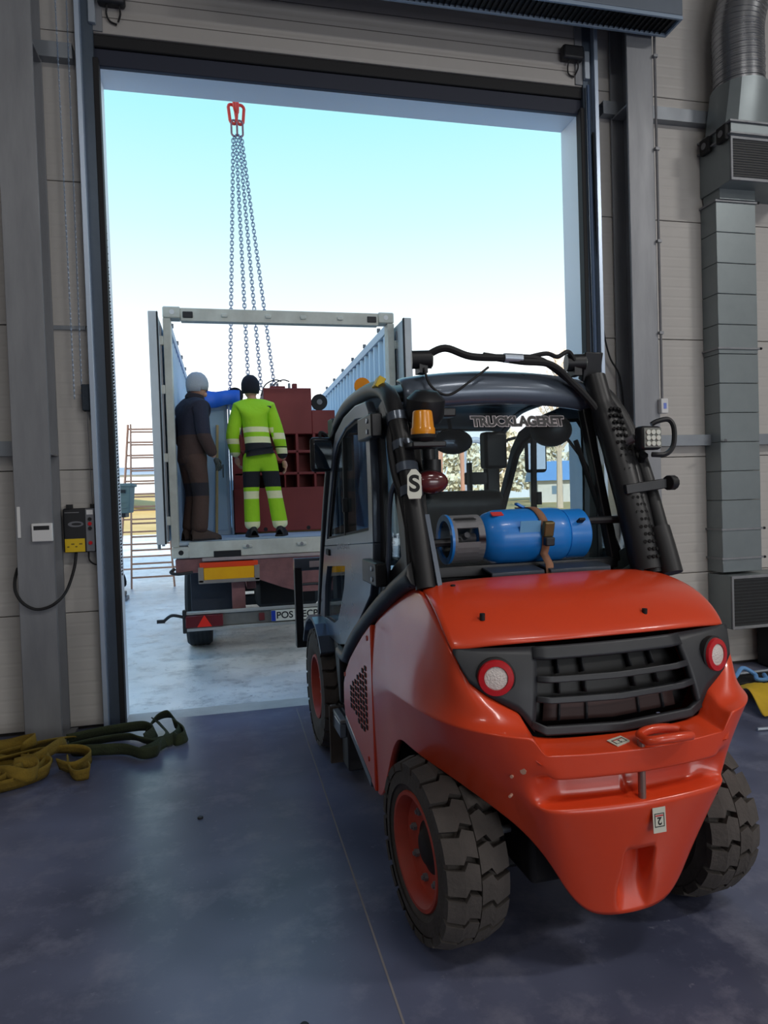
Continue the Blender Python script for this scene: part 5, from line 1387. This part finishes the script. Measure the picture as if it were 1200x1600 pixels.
# ================================================================== DUCT ON THE RIGHT
dx0, dx1, dy = 4.46, 4.885, 5.49
du = thing('ventilation_duct', 'tall galvanised ventilation duct with two grilles on the right wall', 'duct', ((dx0+dx1)/2, WY, 0))
h = (dx1-dx0)/2
z = .93; k = 0
segs = [(.93, 1.06), (1.06, 1.33), (1.33, 1.60), (1.60, 1.87), (1.87, 2.14), (2.14, 2.41), (2.41, 2.68), (2.68, 2.95), (2.95, 3.22), (3.22, 3.50), (3.50, 3.78), (3.78, 4.06), (4.06, 4.36)]
for z0, z1 in segs:
    MB().b2(-h, h, -.21, 0, z0+.0015, z1-.0015).build('duct_section', M_duct, du, bevel=.004, seg=1)
for z in (1.06, 1.33, 3.0, 4.34): 
    MB().b2(-h-.015, h+.015, -.225, 0, z-.008, z+.008).build('duct_flange', M_steel, du)
    MB().cyl((h+.01, -.225, z), (h+.025, -.225, z), .012, n=8).build('flange_bolt', M_dark, du)
def grillebox(z0, z1, x1, dep, name):
    g = MB().b2(-h, x1, -dep, 0, z0, z1).build(name, M_duct, du, bevel=.006, seg=1)
    MB().b2(-h+.02, x1-.02, -dep-.004, -dep+.002, z0+.03, z1-.03).build('grille_opening', M_grl, g)
    MB().ring([(-h, z0), (x1, z0), (x1, z1), (-h, z1)], [(-h+.022, z0+.028), (x1-.022, z0+.028), (x1-.022, z1-.028), (-h+.022, z1-.028)], 'y', -dep-.014, -dep).build('grille_frame', M_steel, g, bevel=.003, seg=1)
    n = 15
    for i in range(n):
        zz = z0+.04+(z1-z0-.08)*i/(n-1)
        MB().box(((-h+x1)/2, -dep-.004, zz), (x1+h-.044, .012, .004), Matrix.Rotation(.5, 3, 'X')).build('grille_blade', mat('blade_grey', (90, 94, 98), .4, .5), g)
    return g
grillebox(.42, .91, .62, .31, 'lower_outlet')
grillebox(4.44, 4.83, .62, .40, 'upper_outlet')
MB().b2(-h+.02, h-.03, -.24, -.02, 4.35, 4.45).build('outlet_neck', M_duct, du)
# transition hood and spiral duct
b = MB()
top = [(.02+.24*math.cos(t), -.25+.24*math.sin(t), 5.33) for t in [2*PI*(k+.5)/16 for k in range(16)]]
def sq(t):
    c, s_ = math.cos(t), math.sin(t); m = max(abs(c), abs(s_)); return (.02+.235*c/m, -.22+.20*s_/m, 4.95)
bot = [sq(2*PI*(k+.5)/16) for k in range(16)]
b.grid([bot+[bot[0]], top+[top[0]]])
b.build('transition_hood', M_duct, du, smooth=30)
MB().b2(-.215, .255, -.42, -.02, 4.83, 4.95).build('hood_base', M_duct, du, bevel=.004, seg=1)
MB().b2(-.235, .275, -.44, 0, 4.94, 4.955).build('duct_flange', M_steel, du)
MB().b2(-.235, .275, -.44, 0, 4.835, 4.85).build('duct_flange', M_steel, du)
path = smoothpath([(.02, -.25, 5.33), (.02, -.25, 5.6), (.02, -.25, 5.86), (.06, -.27, 6.1), (.16, -.30, 6.4), (.34, -.36, 6.75), (.5, -.4, 7.2), (.55, -.42, 8.8)], 5)
sd = MB().tube(path, .215, 28).build('spiral_pipe', M_spiral, du)
for i in range(1, len(path)-1, 1):
    d = (path[i+1]-path[i-1]).normalized()
    MB().lathe([(.213, -.004), (.221, 0), (.213, .004)], path[i], d, 28).build('pipe_seam', M_spiral, sd, smooth=0)
for i in range(24):
    zz = 5.34+i*.022
    MB().lathe([(.2145, -.002), (.218, 0), (.2145, .002)], (.02, -.25, zz), (0, 0, 1), 28).build('pipe_seam', M_spiral, sd, smooth=0)
# actuator knobs on the hood
for y, z in ((-.34, 4.86), (-.12, 4.86)):
    kk = MB().b2(-h-.045, -.215, y-.06, y+.06, z-.06, z+.08).build('actuator', M_black, du, bevel=.01)
    MB().cyl((-h-.05, y, z+.01), (-h-.044, y, z+.01), .03, n=14).build('actuator_knob', M_gray, kk)
MB().cyl((-h-.02, -.30, 2.15), (-h+.04, -.235, 2.15), .012, n=8).build('support_bolt', M_steel, du)

# ================================================================== FLOOR CLUTTER
def webbing(pts, w, up=(0, 0, 1), twist=None):
    """flat strap standing on edge or lying, ribbon grid along a path"""
    P_ = smoothpath(pts, 7); rows = []
    for i, p in enumerate(P_):
        d = (P_[min(i+1, len(P_)-1)]-P_[max(i-1, 0)]).normalized()
        t = i/(len(P_)-1); tw = twist(t) if twist else 0
        side = d.cross(Vector((0, 0, 1)))
        side = side.normalized() if side.length > 1e-3 else Vector((1, 0, 0))
        v = side*math.cos(tw)+Vector((0, 0, 1))*math.sin(tw)
        rows.append([p-v*w/2, p-v*w/6, p+v*w/6, p+v*w/2])
    return rows
ys = thing('yellow_sling', 'heap of dirty yellow lifting sling on the floor by the left column', 'sling', (-1.35, 4.90, 0))
ygrp = [
 ([(-.5, -.42, .05), (-.2, -.36, .045), (.02, -.30, .05), (.17, -.18, .06), (.16, -.05, .07), (-.02, .02, .08)], .09, lambda t: .9+.6*t),
 ([(-.5, .05, .05), (-.3, .12, .07), (-.05, .25, .08), (.12, .42, .06), (.20, .50, .05)], .09, lambda t: .5+.5*math.sin(4*t)),
 ([(-.5, -.10, .05), (-.3, -.05, .09), (-.1, .02, .10), (.08, .10, .10), (.30, .12, .08), (.40, .02, .06), (.33, -.12, .05), (.22, -.05, .06)], .085, lambda t: 1.3-.6*math.sin(5*t)),
 ([(-.5, -.25, .04), (-.25, -.20, .06), (-.05, -.16, .08), (.10, -.05, .11), (.20, .12, .13), (.22, .22, .08)], .085, lambda t: .8+t),
 ([(-.5, .20, .04), (-.2, .2, .05), (.0, .12, .07), (.15, .05, .09), (.12, -.16, .05)], .08, lambda t: .3+1.2*t),
 ([(.26, .02, .05), (.30, -.14, .04), (.36, -.25, .035), (.44, -.24, .04), (.42, -.16, .05)], .08, lambda t: 1.4),
]
rl_ = random.Random(12)
for q in range(7):
    cx, cy = rl_.uniform(-.40, .05), rl_.uniform(-.30, .25); a0 = rl_.uniform(0, 6); ra, rb_ = rl_.uniform(.10, .22), rl_.uniform(.06, .12)
    pts = [(cx+ra*math.cos(a0+k*.95), cy+rb_*math.sin(a0+k*.95), .05+.025*math.sin(k*1.7+q)+.012*q) for k in range(rl_.randint(5, 7))]
    ygrp.append((pts, .08, (lambda q: (lambda t: 1.2+.5*math.sin(6*t+q)))(q)))
def ground(rows):
    m = min(p.z for r in rows for p in r)
    return [[Vector((p.x, p.y, max(p.z, .004))) for p in r] for r in rows]
for pts, w, tw in ygrp: MB().grid(ground(webbing(pts, w, twist=tw))).build('sling_loop', M_strap_y, ys, smooth=180, solid=.010)
gs = thing('green_sling', 'loose dark green lifting sling lying beside the yellow sling', 'sling', (-.74, 5.15, 0))
ggrp = [
 ([(-.45, .22, .05), (-.25, .24, .07), (-.05, .26, .08), (.10, .22, .09), (.18, .10, .08), (.12, .0, .06)], .085, lambda t: 1.2),
 ([(-.40, .05, .05), (-.35, -.06, .05), (-.15, -.10, .05), (.0, -.14, .05), (.12, -.26, .05), (.22, -.24, .05), (.24, -.14, .06)], .085, lambda t: 1.35),
 ([(-.40, .05, .05), (-.2, .10, .06), (.0, .08, .07), (.10, -.02, .07), (.2, -.06, .05)], .08, lambda t: .9),
 ([(.10, .20, .06), (.16, .32, .11), (.26, .36, .12), (.34, .22, .07), (.36, .10, .06), (.30, -.02, .05), (.18, -.08, .05)], .08, lambda t: 1.0),
 ([(.16, .32, .10), (.24, .18, .06), (.28, .02, .05), (.20, -.16, .05), (.12, -.24, .05)], .08, lambda t: .7+.6*t),
 ([(.30, .25, .08), (.38, .12, .06), (.40, -.02, .06), (.34, -.06, .05), (.30, .02, .05)], .08, lambda t: 1.3),
]
for pts, w, tw in ggrp: MB().grid(ground(webbing(pts, w, twist=tw))).build('sling_loop', M_strap_g, gs, smooth=180, solid=.009)
# right edge: yellow sheet, rods, blue rope, black case
rows = []
rnd = random.Random(4)
for i in range(10):
    rows.append([(3.80+.10*k+.03*i, 4.28+.075*i+.02*math.sin(k), .006+.09*abs(math.sin(k*1.25+i*.5))*(.4+.6*math.sin(PI*i/9))+.07*math.exp(-((i-5)/2.5)**2)) for k in range(13)])
tag(MB().grid(rows).build('yellow_sheet', mat('sheet_yellow', (222, 182, 40), .7, var=.4, vscale=6, rgb2=(170, 128, 24)), smooth=180, solid=.008, sub=1), 'crumpled yellow plastic sheet on the floor right of the forklift', 'sheet')
tag(MB().b2(4.05, 5.6, 5.02, 5.30, 0, .05).build('black_board', M_black, bevel=.01), 'black flat panel lying behind the yellow sheet', 'panel')
tag(MB().tube([(4.0, 5.20, .066), (5.4, 5.26, .066)], .013, 8).build('steel_rod', M_chain), 'bright steel rod lying on the black panel', 'rod')
tag(MB().tube([(3.60, 4.12, .012), (4.6, 4.02, .012)], .012, 8).build('steel_tube', M_chain), 'thin pale steel tube on the floor in front of the yellow sheet', 'rod')
tag(MB().tube(smoothpath([(4.10, 5.0, .06), (4.22, 5.06, .10), (4.32, 5.10, .15), (4.40, 5.05, .10), (4.36, 4.98, .08), (4.45, 4.98, .07), (4.52, 5.08, .08)]), .018, 8).build('blue_rope', mat('rope_blue', (104, 156, 214), .7)), 'pale blue rope knotted over the black panel', 'rope')
bcs = thing('black_case', 'black case standing against the wall at the right edge', 'case', (5.16, 5.50, 0))
MB().b2(-.22, .30, -.15, .15, 0, .42).build('case_body', M_black, bcs, bevel=.03)
MB().b2(-.1, .2, -.165, -.15, .22, .25).build('case_handle', M_gray, bcs)
# small debris bolts on the floor
for i, (x, y) in enumerate(((.19, 2.25), (-.20, 3.9))):
    tag(MB().lathe([(0, .010), (.012, .010), (.016, .006), (.016, .0), (0, 0)], (x, y, 0), (0, 0, 1), 10).build('floor_anchor', M_dark), ('small dark anchor cap in the floor nearest the camera', 'small dark anchor cap in the floor toward the door')[i], 'anchor')
